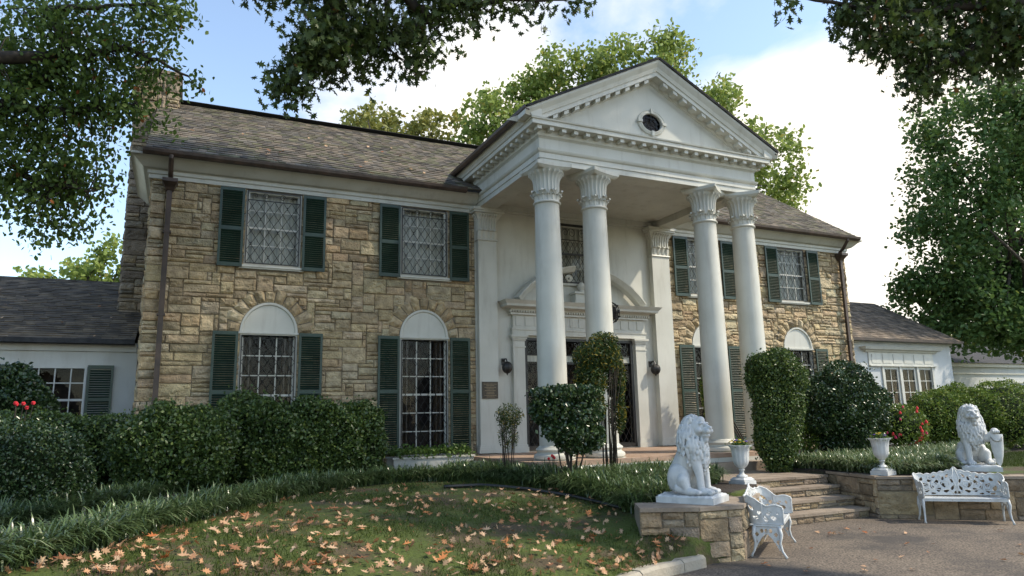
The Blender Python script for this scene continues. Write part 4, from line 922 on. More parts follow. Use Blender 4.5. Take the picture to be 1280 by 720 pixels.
# ------------------------------------------------------------------ lions (local: facing -Y, standing on z = 0)
def remeshed(mb, name, vox, smooth_it=2):
    me = bpy.data.meshes.new('tmp'); me.from_pydata([tuple(v) for v in mb.v], [], mb.f); o = bpy.data.objects.new('tmp', me); C.objects.link(o)
    m_ = o.modifiers.new('r', 'REMESH'); m_.mode = 'VOXEL'; m_.voxel_size = vox; m_.use_smooth_shade = True
    if smooth_it: s_ = o.modifiers.new('s', 'SMOOTH'); s_.iterations = smooth_it; s_.factor = .5
    dg = bpy.context.evaluated_depsgraph_get(); r = bpy.data.meshes.new_from_object(o.evaluated_get(dg)); r.name = name
    bpy.data.objects.remove(o); r.shade_smooth(); return r
def capsule(mb, a, b, ra, rb, n=12):
    a, b = Vector(a), Vector(b); pts = [a.lerp(b, i/8) for i in range(9)]; rs = [ra+(rb-ra)*i/8 for i in range(9)]
    mb.tube(pts, rs, n); mb.ell(a, (ra,)*3, 12, 8); mb.ell(b, (rb,)*3, 12, 8)
def lion(name_label, loc, rz, shield, seed, sc=1.0, hturn=0):
    t = thing('lion_statue', name_label, 'statue', loc, rz); rnd = random.Random(seed); g = MB()
    # hindquarters
    for s in (-1, 1):
        g.ell((s*.18, .12, .33), (.105, .20, .20), 16, 12); capsule(g, (s*.23, .02, .30), (s*.25, -.05, .18), .11, .07); capsule(g, (s*.25, .12, .20), (s*.26, -.10, .16), .06, .06)
        g.ell((s*.26, -.14, .155), (.075, .13, .05), 12, 8)
        for k in range(4): g.ell((s*.26+(k-1.5)*.034, -.25, .148), (.021, .045, .032), 8, 6)
    g.ell((0, .20, .34), (.19, .17, .22), 18, 12)
    capsule(g, (0, .14, .40), (0, -.07, .72), .195, .205, 18); capsule(g, (0, -.08, .72), (0, -.16, .62), .20, .19, 16)
    capsule(g, (0, -.20, .55), (0, -.16, .40), .10, .06)
    # forelegs and paws
    for s in (-1, 1):
        if shield and s == 1:
            capsule(g, (.15, -.14, .62), (.24, -.26, .60), .10, .075); capsule(g, (.24, -.26, .60), (.34, -.33, .70), .07, .055); g.ell((.36, -.35, .73), (.075, .09, .055), 12, 8)
            for k in range(4): g.ell((.36+(k-1.5)*.034, -.43, .715), (.022, .04, .035), 8, 6)
            continue
        capsule(g, (s*.14, -.16, .66), (s*.14, -.23, .40), .105, .070); capsule(g, (s*.14, -.23, .40), (s*.14, -.25, .18), .068, .060)
        g.ell((s*.14, -.30, .155), (.085, .13, .055), 12, 8)
        for k in range(4): g.ell((s*.14+(k-1.5)*.040, -.41, .145), (.024, .05, .036), 8, 6)
    # tail laid round the haunch
    g.tube([(0, .34, .25), (.15, .39, .17), (.30, .34, .15), (.36, .18, .15), (.37, .05, .16)], [.05, .045, .04, .04, .05], 8); g.ell((.37, 0, .165), (.05, .10, .05), 10, 8)
    # neck mass and head; the head is turned slightly
    g.ell((0, -.06, .90), (.215, .215, .25), 20, 14); g.ell((0, -.10, .74), (.232, .225, .22), 20, 14); g.ell((0, -.13, .62), (.20, .18, .20), 18, 12)
    hd = Vector((0, -.19, 1.04)); hr = Matrix.Rotation(R(hturn), 3, 'Z') @ Matrix.Rotation(R(-3), 3, 'X'); K = 1.22
    def he(c, r, n=12, m_=10, rot=None): g.ell(hd+hr @ (Vector(c)*K), tuple(q*K for q in r), n, m_, hr if rot is None else hr @ rot)
    he((0, 0, 0), (.118, .150, .130), 20, 14); he((0, -.145, -.040), (.064, .095, .050)); he((0, -.135, -.098), (.048, .080, .028)); he((0, -.120, .030), (.030, .115, .026), rot=Matrix.Rotation(R(16), 3, 'X'))
    he((0, -.236, -.012), (.034, .020, .020)); he((0, -.14, -.140), (.032, .04, .045)); he((0, -.07, .085), (.07, .06, .045))
    for s in (-1, 1):
        he((s*.034, -.205, -.050), (.038, .040, .028)); he((s*.056, -.128, .048), (.040, .026, .013), rot=Matrix.Rotation(R(s*12), 3, 'Y')); he((s*.052, -.118, .018), (.016, .016, .010)); he((s*.075, -.085, -.035), (.038, .055, .040)); he((s*.100, .015, .100), (.030, .022, .034))
    # mane: rows of overlapping locks
    def lock(c, d, ln, wd):
        d = Vector(d).normalized(); q = d.to_track_quat('Z', 'Y').to_matrix(); g.ell(Vector(c), (wd, wd*.7, ln), 8, 8, q)
    for ring, (rr, dy, ln, n_) in enumerate(((.158, .02, .046, 17), (.180, .07, .055, 19), (.190, .12, .060, 19), (.180, .17, .065, 17), (.14, .21, .065, 12), (.08, .23, .06, 7))):
        for i in range(n_):
            th = 2*PI*(i+.5*(ring % 2))/n_+rnd.uniform(-.06, .06); up_ = max(0, math.sin(th))
            c = hd+hr @ Vector((rr*math.cos(th), dy, rr*.98*math.sin(th)-.005)); dr = hr @ Vector((math.cos(th)*.25+rnd.uniform(-.15, .15), .35+.9*up_, -.9+.5*up_)); lock(c, dr, ln*rnd.uniform(.85, 1.2), .027)
    for row, (z, rx) in enumerate(((1.10, .13), (1.05, .175), (.995, .212), (.94, .232), (.885, .245), (.83, .252), (.775, .252), (.72, .248), (.665, .235), (.61, .215), (.555, .19))):
        n_ = int(13+rx*34); cy_ = -.055-.007*row
        for i in range(n_):
            th = 2*PI*(i+.5*(row % 2))/n_+rnd.uniform(-.07, .07)
            if row > 7 and math.sin(th) > .25: continue
            if row < 4 and math.sin(th) < -.35: continue
            c = (rx*math.cos(th), cy_+rx*.97*math.sin(th), z-.02+rnd.uniform(-.014, .014)); lock(c, (math.cos(th)*.22+rnd.uniform(-.35, .35), math.sin(th)*.22, -1), .064*rnd.uniform(.85, 1.2), .029)
    for row in range(4):       # chest beard tapering down
        for i in range(4-row): lock(((i-(3-row)/2)*.07, -.32+.02*row, .58-row*.055), (rnd.uniform(-.2, .2), -.15, -1), .062, .03)
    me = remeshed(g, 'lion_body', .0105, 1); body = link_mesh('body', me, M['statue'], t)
    b = MB(); b.box(-.37, .37, -.52, .46, 0, .085); b.build('plinth_slab', M['statue'], t)
    b = MB()
    for i in range(15):
        for j in range(18):
            x = -.32+i*.64/14; y = -.47+j*.88/17; e_ = max(abs(x)/.38, abs(y+.02)/.47); b.ell((x, y, .078), (.05, .05, .05*(1 if e_ > .85 else .7)*rnd.uniform(.7, 1.2)), 6, 4)
    b.box(-.335, .335, -.48, .42, .05, .10); pm = remeshed(b, 'plinth_rock', .014, 1); link_mesh('plinth_rock', pm, M['statue'], t)
    if shield:
        q = MB(); rings = []
        for z, w_, d_ in ((.10, .015, .02), (.16, .055, .04), (.28, .09, .055), (.42, .115, .06), (.56, .125, .062), (.64, .13, .06), (.67, .125, .05)):
            rings.append([(.37+w_*math.cos(2*PI*i/20), -.36+d_*math.sin(2*PI*i/20), z) for i in range(20)])
        q.loft(rings); so_ = q.build('shield', M['statue'], t, auto=.7)
        q = MB(); q.tube([(.26, -.40, .62), (.30, -.425, .56), (.37, -.44, .545), (.44, -.425, .56), (.48, -.40, .62)], .014, 6); q.build('shield_rim', M['statue'], so_, smooth=True)
    t.scale = (sc*.90, sc*.90, sc*1.04)
    return t
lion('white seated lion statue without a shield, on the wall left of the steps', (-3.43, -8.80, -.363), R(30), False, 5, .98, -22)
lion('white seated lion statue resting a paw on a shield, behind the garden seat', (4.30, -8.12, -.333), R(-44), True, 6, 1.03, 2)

# ------------------------------------------------------------------ urns with pansies
def urn(label, loc, rz=0):
    t = thing('urn', label, 'urn', loc, rz); t.scale = (.88, .88, .93); b = MB()
    b.box(-.19, .19, -.19, .19, 0, .085)
    rr = []
    for w_, z in ((.165, .086), (.17, .11), (.14, .135), (.125, .15)): rr.append([(x*w_, y*w_, z) for x, y in ((-1, -1), (1, -1), (1, 1), (-1, 1))])
    b.loft(rr); b.build('plinth', M['statue'], t)
    flt = lambda th, z: 1+(.045*abs(math.cos(6*th))*min(1, max(0, (z-.30)/.08)) if z > .30 else 0)+(.05*math.cos(12*th) if z > .715 else 0)
    b = MB(); b.lathe([(.10, .15), (.115, .165), (.105, .185), (.06, .205), (.042, .24), (.045, .27), (.065, .285), (.05, .30), (.075, .325), (.125, .38), (.15, .44), (.158, .52), (.168, .62), (.185, .70), (.215, .735), (.218, .75), (.19, .752), (.165, .70), (.15, .66)], 96, mod=flt)
    b.build('bowl', M['statue'], t, auto=.7)
    return t
def posy(label, loc, seed, parent=None):
    g = np.random.default_rng(seed); t = thing('pansies', label, 'flowers', loc); n = 420
    P = g.normal(size=(n, 3))*[.075, .075, .045]+[0, 0, .05]; P[:, 2] = np.abs(P[:, 2]); scatter('foliage', P, rand_rot(n, .6, g), g.uniform(.035, .06, n), *LEAF, g.random(n)*.9, M['ivy'], t)
    for i in range(11):
        a = g.uniform(0, 2*PI); r_ = g.uniform(.02, .15); c = (r_*math.cos(a), r_*math.sin(a), .10+g.uniform(0, .06)-r_*.25); b = MB()
        for k in range(5): th = k*2*PI/5; b.ell((c[0]+.016*math.cos(th), c[1]+.016*math.sin(th), c[2]), (.017, .017, .008), 8, 4)
        b.build('bloom', M['yellow' if i % 2 else 'purple'], t)
    return t
for nm, p, z in (('left', PZ(935, 607, -.39), -.398), ('right', PZ(1095, 592, -.335), -.333)):
    x, y = (float(p[0]), float(p[1])) if nm == 'left' else (2.08, -7.74)
    if nm == 'left': x, y = -1.16, -7.42; z = -.363
    urn('white fluted urn of pansies on the wall end %s of the steps' % nm, (x, y, z), .2); posy('yellow and purple pansies in the urn %s of the steps' % nm, (x, y, z+.65), 5 if nm == 'left' else 6)

# ------------------------------------------------------------------ cast iron garden seats (local: back along +Y, seat faces -Y)
def bench(label, loc, rz, group=None):
    t = thing('garden_bench', label, 'bench', loc, rz)
    WB, DP, SZ = .66, .34, .43       # half width, depth, seat height
    # the back panel runs round the sides to form the arms: path parameter s in [-1,1]
    def path(s):
        L1, L2 = WB-.10, .36; tot = L1+.157+L2; d = abs(s)*tot; sg = 1 if s >= 0 else -1
        if d < L1: return Vector((sg*d, DP/2+.05, 0)), Vector((0, 1, 0))
        if d < L1+.157:
            a = (d-L1)/.157*PI/2; return Vector((sg*(L1+.10*math.sin(a)), DP/2+.05-.10*(1-math.cos(a)), 0)), Vector((sg*math.sin(a), math.cos(a), 0))
        return Vector((sg*WB, DP/2-.05-(d-L1-.157), 0)), Vector((sg, 0, 0))
    def top(s):
        a = abs(s); h = .40+.035*math.cos(a*PI*2.2) if a < .58 else .405-.17*sm(np.array((a-.55)/.30)).item()
        return h+.045*math.exp(-(a/.05)**2)+.012*math.cos(s*60)*(a < .6)+(.03*math.sin((a-.8)/.2*PI) if a > .8 else 0)
    rnd = random.Random(3); holes = []
    for s0, v0, a_, b_, an in ((.06, .30, .018, .07, 30), (.06, .58, .016, .06, -25), (.12, .80, .02, .05, 60), (.20, .45, .022, .09, -40), (.19, .72, .016, .06, 15), (.16, .18, .020, .07, 80), (.27, .25, .024, .07, 50), (.29, .60, .024, .08, 35), (.33, .84, .018, .05, -70), (.37, .40, .020, .08, -30), (.40, .68, .018, .06, 60), (.45, .22, .022, .07, 70), (.47, .50, .022, .07, -60), (.52, .74, .018, .06, 20), (.56, .34, .022, .08, -20), (.62, .60, .018, .06, 50), (.66, .28, .022, .06, 80), (.71, .52, .02, .05, -40), (.78, .30, .022, .07, 30), (.83, .6, .02, .06, -70), (.88, .34, .022, .07, 60), (.93, .62, .016, .04, 10), (.02, .10, .02, .05, 90), (.36, .08, .014, .06, 90), (.52, .08, .014, .06, 90)):
        holes.append((s0, v0, a_, b_, R(an)))
    tot = (WB-.10)+.157+.36
    def hole(s, v, hgt):
        a = abs(s)
        for s0, v0, ha, hb, an in holes:
            du = (a-s0)*tot; dv = (v-v0)*hgt; p_ = du*math.cos(an)+dv*math.sin(an); q_ = -du*math.sin(an)+dv*math.cos(an); w_ = ha*(1.15-.6*(q_/hb)) 
            if abs(q_) < hb*.62 and abs(p_) < w_*math.sqrt(max(0, 1-(q_/(hb*.62))**2)): return True
        return False
    NS, NV = 300, 52; g = MB(); vs = []; fs = []
    for j in range(NV+1):
        for i in range(NS+1):
            s = -1+2*i/NS; p_, n_ = path(s); h = top(s); v = j/NV; lean = .07*v*max(0, 1-abs(s)**4); vs.append(p_+n_*(lean*(1 if abs(s) < .75 else .3))+Vector((0, 0, SZ+.01+v*h)))
    for j in range(NV):
        for i in range(NS):
            s = -1+2*(i+.5)/NS; v = (j+.5)/NV
            if not hole(s, v, top(s)): a = j*(NS+1)+i; fs.append((a, a+1, a+NS+2, a+NS+1))
    g.add(vs, fs); bk = g.build('backrest', M['iron_white'], t, smooth=True)
    so_ = bk.modifiers.new('thick', 'SOLIDIFY'); so_.thickness = .011; so_.offset = 0
    r = MB()
    def pt(s, v, off=0.0):
        p_, n_ = path(s); h = top(s); return p_+n_*(.07*v*max(0, 1-abs(s)**4)*(1 if abs(s) < .75 else .3)-off)+Vector((0, 0, SZ+.01+v*h))
    r.tube([pt(-1+2*i/90, 1.0) for i in range(91)], .014, 6); r.tube([pt(-1, v) for v in np.linspace(0, 1, 8)], .013, 6); r.tube([pt(1, v) for v in np.linspace(0, 1, 8)], .013, 6); r.tube([pt(-1+2*i/60, .02) for i in range(61)], .012, 6)
    for s in (-1, 1):        # raised scrolls and stems
        for (s0, v0, rad, dr, ph) in ((.15, .46, .075, 1, 0), (.31, .46, .085, -1, 1), (.47, .44, .075, 1, 2), (.24, .78, .05, -1, 0), (.40, .82, .045, 1, 2), (.62, .45, .07, -1, 1), (.80, .42, .07, 1, 0), (.08, .80, .05, 1, 1)):
            r.tube([pt(s*(s0+rad/tot*(1-k/22)*math.cos(ph+dr*k*.42)), v0+rad/top(s0)*(1-k/22)*math.sin(ph+dr*k*.42), .006) for k in range(21)], [.010*(1-.3*k/21) for k in range(21)], 5)
        r.tube([pt(s*x, v, .006) for x, v in ((.0, .05), (.02, .4), (.05, .7), (.01, .98))], .010, 5); r.tube([pt(s*x, v, .006) for x, v in ((.04, .05), (.12, .25), (.24, .22), (.36, .30), (.5, .2), (.62, .2), (.72, .35))], .010, 5)
    r.build('scroll_relief', M['iron_white'], bk, smooth=True)
    # perforated seat
    g = MB(); nx, ny = 150, 46; vs = []; fs = []
    for j in range(ny+1):
        for i in range(nx+1): x = -WB+2*WB*i/nx; y = -DP/2-.02+(DP+.07)*j/ny; vs.append((x, y, SZ-.012*math.cos((y+DP/2)/DP*PI)*0-.012*(1-(x/WB)**2)))
    for j in range(ny):
        for i in range(nx):
            x = (i+.5)/nx*24; y = (j+.5)/ny*8; cx_ = x-math.floor(x)-.5; cy_ = y-math.floor(y)-.5; k_ = (int(x)+int(y)) % 2; rr = abs(cx_)*(1.5 if k_ else 2.4)+abs(cy_)*(2.4 if k_ else 1.5)
            if not (rr < .75 and 2 < i < nx-3 and 3 < j < ny-3): a = j*(nx+1)+i; fs.append((a, a+1, a+nx+2, a+nx+1))
    g.add(vs, fs); se = g.build('seat', M['iron_white'], t); so_ = se.modifiers.new('thick', 'SOLIDIFY'); so_.thickness = .012; so_.offset = -1
    r = MB(); r.tube([(-WB, DP/2, SZ-.01), (-WB, -DP/2-.02, SZ-.01), (WB, -DP/2-.02, SZ-.01), (WB, DP/2, SZ-.01)], .017, 8); r.box(-WB, WB, -DP/2-.03, -DP/2-.012, SZ-.055, SZ-.008); r.build('seat_rim', M['iron_white'], se)
    for s in (-1, 1):        # cabriole legs with a pierced bracket between them
        for f in (-1, 1):
            b = MB(); y0 = f*DP/2-(.02 if f < 0 else 0); b.tube([(s*WB, y0*.92, SZ-.02), (s*(WB+.01), y0*.98+f*.012, SZ*.72), (s*(WB+.005), y0*.92, SZ*.45), (s*(WB+.01), y0*1.04, SZ*.2), (s*(WB+.02), y0*1.22, .035), (s*(WB+.02), y0*1.3, .0)], [.026, .025, .019, .016, .015, .022], 7); b.build('leg', M['iron_white'], t, smooth=True)
        b = MB(); vs = []; fs = []; n1_, n2_ = 40, 30
        for j in range(n2_+1):
            for i in range(n1_+1): vs.append((s*WB, -DP/2+DP*i/n1_, SZ-.03-.32*j/n2_))
        for j in range(n2_):
            for i in range(n1_):
                u = (i+.5)/n1_*2-1; v = (j+.5)/n2_
                arch = v > .28+.72*abs(u)**1.5; hl = any(((u-a)/.13)**2+((v-c)/.10)**2 < 1 for a, c in ((-.75, .30), (.75, .30), (-.35, .15), (.35, .15), (0, .15), (-.88, .62), (.88, .62)))
                if not arch and not hl: a = j*(n1_+1)+i; fs.append((a, a+1, a+n1_+2, a+n1_+1))
        b.add(vs, fs); lb = b.build('side_bracket', M['iron_white'], t); so_ = lb.modifiers.new('thick', 'SOLIDIFY'); so_.thickness = .012; so_.offset = 0
    return t
bench('white openwork iron garden bench facing the drive, in front of the right hand lion', (2.50, -8.95, -1.098), math.atan2(-1.0, 1.12)+R(0))
bench('white openwork iron garden bench seen end on, beside the wall left of the steps', (-2.20, -9.10, -1.098), math.atan2(1.63, 2.02))

# ------------------------------------------------------------------ planting
def shrub(name, label, cat, base, blobs, size, per, mleaf, seed, spread=.07, sub=260, core=True, up=.35, stems=6, tmpl=LEAF, yellow=.1, group=None, shell=.86, stem_r=.018, boxy=False):
    g = np.random.default_rng(seed); b = np.array(base, float); t = thing(name, label, cat, tuple(map(float, base)), 0, group)
    P = []
    for (c, r, wt) in blobs:
        n = int(per*wt); u = g.normal(size=(n, 3)); u /= np.linalg.norm(u, axis=1)[:, None]
        if boxy: u = g.uniform(-1, 1, (n, 3)); ax_ = g.integers(0, 3, n); u[np.arange(n), ax_] = np.where(g.random(n) < .5, -1, 1); u /= ((np.abs(u)**3.4).sum(1)**(1/3.4))[:, None]
        lump = np.array([noise.noise(Vector((q*2.2+np.array([seed, 0, 0])).tolist())) for q in (np.array(c)+u*np.array(r))])
        rad = shell+(1-shell)*g.random(n)**.5+lump*.22+np.where(g.random(n) < .07, g.uniform(0, .18, n), 0); deep = g.random(n) < .2; rad = np.where(deep, rad*g.uniform(.6, .95, n), rad)
        P.append(np.array(c)+u*np.array(r)*rad[:, None])
    P = np.concatenate(P); P = P[P[:, 2] > H(P[:, 0], P[:, 1])+.02]; n = len(P); tint = np.clip(g.beta(2, 2.6, n), 0, .85); tint[g.random(n) < yellow] = 1
    scatter('foliage', P, rand_rot(n, up, g), size*(.7+.6*g.random(n)), *tmpl, tint, M[mleaf], t, off=b)
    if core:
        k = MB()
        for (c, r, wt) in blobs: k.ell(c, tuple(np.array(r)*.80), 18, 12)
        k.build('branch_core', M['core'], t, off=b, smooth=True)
    s = MB()
    for i in range(stems):
        a = 2*PI*i/max(1, stems)+g.uniform(-.3, .3); c, r, _ = blobs[i % len(blobs)]; e = np.array(c)+np.array([math.cos(a)*r[0]*.5, math.sin(a)*r[1]*.5, r[2]*.2]); s0 = np.array([c[0]+.25*(b[0]-c[0])*0+math.cos(a)*.06, c[1]+math.sin(a)*.06, b[2]-.1]) if len(blobs) > 1 and name == 'hedge' else b+[math.cos(a)*.05, math.sin(a)*.05, -.1]
        s.tube([s0, s0*.5+e*.5+g.normal(size=3)*.03, e], [stem_r*1.3, stem_r, stem_r*.5], 6)
    s.build('stem', M['twig'], t, off=b, smooth=True)
    return t
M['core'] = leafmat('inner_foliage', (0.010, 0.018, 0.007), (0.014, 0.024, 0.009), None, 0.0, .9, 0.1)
def hz(x, y): return float(H(x, y))
def bump_blobs(x0, x1, y, z0, z1, ry, n_, seed, amp=.12):
    g = np.random.default_rng(seed); xs = np.linspace(x0, x1, n_); w_ = (x1-x0)/max(1, n_-1)
    return [((float(x), y+float(g.uniform(-.1, .1)), (z0+z1)/2+float(g.uniform(-amp, amp))/2), (w_*1.25, ry*float(g.uniform(.9, 1.1)), (z1-z0)/2*float(g.uniform(.97, 1.05))), 1.0) for x in xs]
# hedges on the left
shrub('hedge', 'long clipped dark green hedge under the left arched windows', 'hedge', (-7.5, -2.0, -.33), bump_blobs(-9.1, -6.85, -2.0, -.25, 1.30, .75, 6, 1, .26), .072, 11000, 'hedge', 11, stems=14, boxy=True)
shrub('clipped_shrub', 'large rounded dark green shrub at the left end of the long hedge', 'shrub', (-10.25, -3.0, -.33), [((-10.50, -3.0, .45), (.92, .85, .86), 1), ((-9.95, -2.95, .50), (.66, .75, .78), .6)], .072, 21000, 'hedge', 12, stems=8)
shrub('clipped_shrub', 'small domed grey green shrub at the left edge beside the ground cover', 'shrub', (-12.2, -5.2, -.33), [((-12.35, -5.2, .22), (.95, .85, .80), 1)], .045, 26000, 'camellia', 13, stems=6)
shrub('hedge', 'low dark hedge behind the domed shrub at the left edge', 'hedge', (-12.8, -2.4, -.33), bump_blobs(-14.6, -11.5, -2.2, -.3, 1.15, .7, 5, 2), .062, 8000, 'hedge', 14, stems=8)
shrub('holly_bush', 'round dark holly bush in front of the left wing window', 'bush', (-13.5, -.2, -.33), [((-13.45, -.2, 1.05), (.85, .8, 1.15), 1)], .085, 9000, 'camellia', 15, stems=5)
# shrubs before the porch
p = PY(712, 560, -6.0); bx, by = float(p[0]), -6.0
zt = float(PY(712, 480, by)[2]); zb = float(PY(712, 548, by)[2]); wr = float(PY(760, 520, by)[0]-PY(665, 520, by)[0])/2
shrub('camellia', 'small broad topped glossy shrub with bare stems below, before the left porch column', 'shrub', (bx, by, -.36), [((bx-.05, by, zt-.16), (wr*.88, .45, .17), .6), ((bx-wr*.45, by, (zt+zb)/2+.02), (wr*.52, .4, .26), .5), ((bx+wr*.30, by, (zt+zb)/2-.04), (wr*.66, .45, .32), .7), ((bx+wr*.45, by+.05, zb+.06), (wr*.52, .38, .30), .5), ((bx-.05, by-.1, zb+.12), (wr*.72, .38, .22), .5), ((bx+wr*.1, by, zb-.10), (wr*.45, .3, .2), .25)], .072, 3900, 'camellia', 16, stems=9, shell=.45, core=False, yellow=.12, stem_r=.014)
p = PY(755, 560, -5.2); bx, by = float(p[0]), -5.2; zt = float(PY(752, 424, by)[2])
sh = shrub('nandina', 'tall nandina with bare canes and a feathery yellow tipped crown before the second column', 'shrub', (bx, by, -.36), [((bx-.05, by, zt-.38), (.52, .42, .36), 1.0), ((bx-.28, by-.05, zt-.85), (.36, .34, .40), .7), ((bx-.30, by-.05, zt-1.35), (.30, .30, .40), .4), ((bx+.40, by+.05, zt-.80), (.20, .25, .62), .5), ((bx+.36, by, zt-1.5), (.18, .22, .45), .2), ((bx+.1, by, zt-.02), (.3, .25, .16), .15)], .085, 6200, 'nandina', 17, stems=0, shell=.35, core=False, yellow=.16, tmpl=SLIM)
g = np.random.default_rng(5); s = MB()
for i in range(26):
    a = g.uniform(0, 2*PI); r0 = g.uniform(.02, .16); e = (bx+.12+.42*math.cos(a)*g.uniform(.2, 1), by+.3*math.sin(a), zt-g.uniform(.1, .7)); s.tube([(bx+.12+r0*math.cos(a), by+r0*math.sin(a), -.4), ((bx+.12+e[0])/2+g.normal()*.04, (by+e[1])/2, (zt-.5)/2), e], [.010, .008, .004], 5)
s.build('cane', M['twig'], sh, off=tuple(sh.location), smooth=True)
p = PY(637, 570, -4.75); bx, by = float(p[0]), -4.75; zt = float(PY(637, 505, by)[2])
sh = shrub('nandina', 'small thin nandina of upright dark canes beside the plaque', 'shrub', (bx, by, -.36), [((bx, by, zt-.25), (.30, .28, .26), 1), ((bx, by, zt-.62), (.24, .2, .3), .4)], .062, 1200, 'nandina', 18, stems=0, shell=.3, core=False, tmpl=SLIM)
s = MB()
for i in range(16):
    a = g.uniform(0, 2*PI); r0 = g.uniform(.02, .12); s.tube([(bx+r0*math.cos(a), by+r0*math.sin(a), -.4), (bx+r0*1.4*math.cos(a), by+r0*math.sin(a), .2), (bx+.28*math.cos(a)*g.uniform(.3, 1), by+.25*math.sin(a), zt-g.uniform(0, .3))], [.009, .007, .004], 5)
s.build('cane', M['twig'], sh, off=tuple(sh.location), smooth=True)
# right bed
def blobpx(px0, px1, py0, py1, y, ry, wt=1.0):
    a = PY(px0, (py0+py1)/2, y); b = PY(px1, (py0+py1)/2, y); tp = PY((px0+px1)/2, py0, y); bt = PY((px0+px1)/2, py1, y)
    return ((float(a[0]+b[0])/2, y, float(tp[2]+bt[2])/2), (float(b[0]-a[0])/2, ry, float(tp[2]-bt[2])/2), wt)
B1 = blobpx(938, 1003, 435, 505, -5.3, .48); B2 = blobpx(942, 1000, 448, 560, -5.3, .46, .9); B2b = blobpx(947, 993, 490, 596, -5.3, .40, .8)
shrub('topiary_shrub', 'tall clipped column shaped shrub right of the porch columns', 'shrub', (B1[0][0], -5.3, -.36), [B1, B2, B2b], .055, 15000, 'hedge', 21, stems=6, yellow=.16)
B3 = blobpx(1008, 1100, 456, 560, -4.6, .75)
shrub('clipped_shrub', 'large round glossy clipped shrub between the column shrub and the roses', 'shrub', (B3[0][0], -4.6, -.36), [B3, blobpx(1020, 1090, 500, 590, -4.5, .5, .3)], .07, 21000, 'camellia', 22, stems=6, yellow=.1)
B4 = blobpx(985, 1022, 470, 580, -4.2, .4)
shrub('bush', 'loose pale green bush filling the gap between two clipped shrubs', 'bush', (B4[0][0], -4.2, -.36), [B4], .06, 5000, 'hedge_light', 23, stems=5, core=False, shell=.4)
B5 = blobpx(905, 945, 430, 560, -2.2, .35)
shrub('climbing_shrub', 'slender leafy shrub growing behind the right pair of columns', 'shrub', (B5[0][0], -2.6, -.36), [((B5[0][0], -2.2+1.2, B5[0][2]+.1), (.3, .3, 1.1), 1)], .07, 2600, 'hedge_light', 24, stems=4, core=False, shell=.3)
B6 = blobpx(1098, 1150, 505, 560, -4.4, .6)
ro = shrub('rose_bush', 'bushy rose with red and pink flowers right of the round shrub', 'bush', (B6[0][0], -4.4, -.36), [B6], .06, 5500, 'hedge_light', 25, stems=5, shell=.5)
B7 = blobpx(1140, 1215, 487, 560, -3.6, .8)
shrub('azalea', 'rounded yellow green azalea bush below the right wing windows', 'bush', (B7[0][0], -3.6, -.36), [B7, blobpx(1175, 1215, 478, 560, -3.4, .7, .5)], .06, 16000, 'hedge_light', 26, stems=5)
B8 = blobpx(1205, 1300, 476, 560, -4.0, .9)
shrub('azalea', 'broad yellow green azalea bush behind the lion with the shield', 'bush', (B8[0][0], -4.0, -.36), [B8, blobpx(1190, 1245, 482, 560, -3.8, .8, .5), blobpx(1285, 1360, 486, 560, -4.2, .8, .5)], .06, 15000, 'hedge_light', 27, stems=6)
g = np.random.default_rng(9)
def bloom(mb, c, r):
    for k in range(6): th = k*PI/3; mb.ell((c[0]+r*.6*math.cos(th), c[1]+r*.3*math.sin(th*2), c[2]+r*.6*math.sin(th)), (r*.6, r*.4, r*.55), 6, 4)
for i in range(26):
    a = g.uniform(0, 2*PI); q = g.uniform(0, 1)**.5; c = (B6[0][0]+B6[1][0]*q*math.cos(a)*1.02, -4.4-.58*math.sqrt(max(0, 1-q*q))-.03, B6[0][2]+B6[1][2]*q*math.sin(a)*.98+.03); b = MB(); bloom(b, c, .038*g.uniform(.8, 1.3)); b.build('rose_bloom', M['red' if i % 3 else 'pink'], ro, off=tuple(ro.location))
for (px, py, n_, lab) in ((20, 506, 5, 'small clump of red flowers above the domed shrub at the left edge'), (692, 571, 4, 'small clump of red flowers at the foot of the left porch column')):
    y = -4.4 if px < 100 else -4.75; c0 = PY(px, py, y); t = thing('red_flowers', lab, 'flowers', tuple(map(float, (c0[0], y, -.34)))); s = MB()
    for i in range(n_):
        c = (float(c0[0])+g.uniform(-.28, .28) if px < 100 else float(c0[0])+g.uniform(-.13, .13), y+g.uniform(-.05, .05), float(c0[2])+g.uniform(-.05, .05)); b = MB(); bloom(b, c, .027); b.build('bloom', M['red'], t, off=tuple(t.location)); s.tube([c, (float(c0[0])+g.uniform(-.05, .05), y, -.4)], .006, 4)
    s.build('stem', M['twig'], t, off=tuple(t.location))
# ivy in the planter
g = np.random.default_rng(12); n = 1500; P = np.stack([g.uniform(-1.0, 1.0, n), g.normal(0, .2, n), .08+np.abs(g.normal(0, .075, n))], 1); dr = P[:, 1] < -.28; P[dr, 2] -= .08
t = thing('ivy', 'bright green trailing foliage growing in the white planter box', 'plant', (-4.75, -.75, -.03)); scatter('foliage', P+[0, 0, .05], rand_rot(n, .9, g), g.uniform(.06, .11, n), *LEAF, g.random(n)*.95, M['ivy'], t)

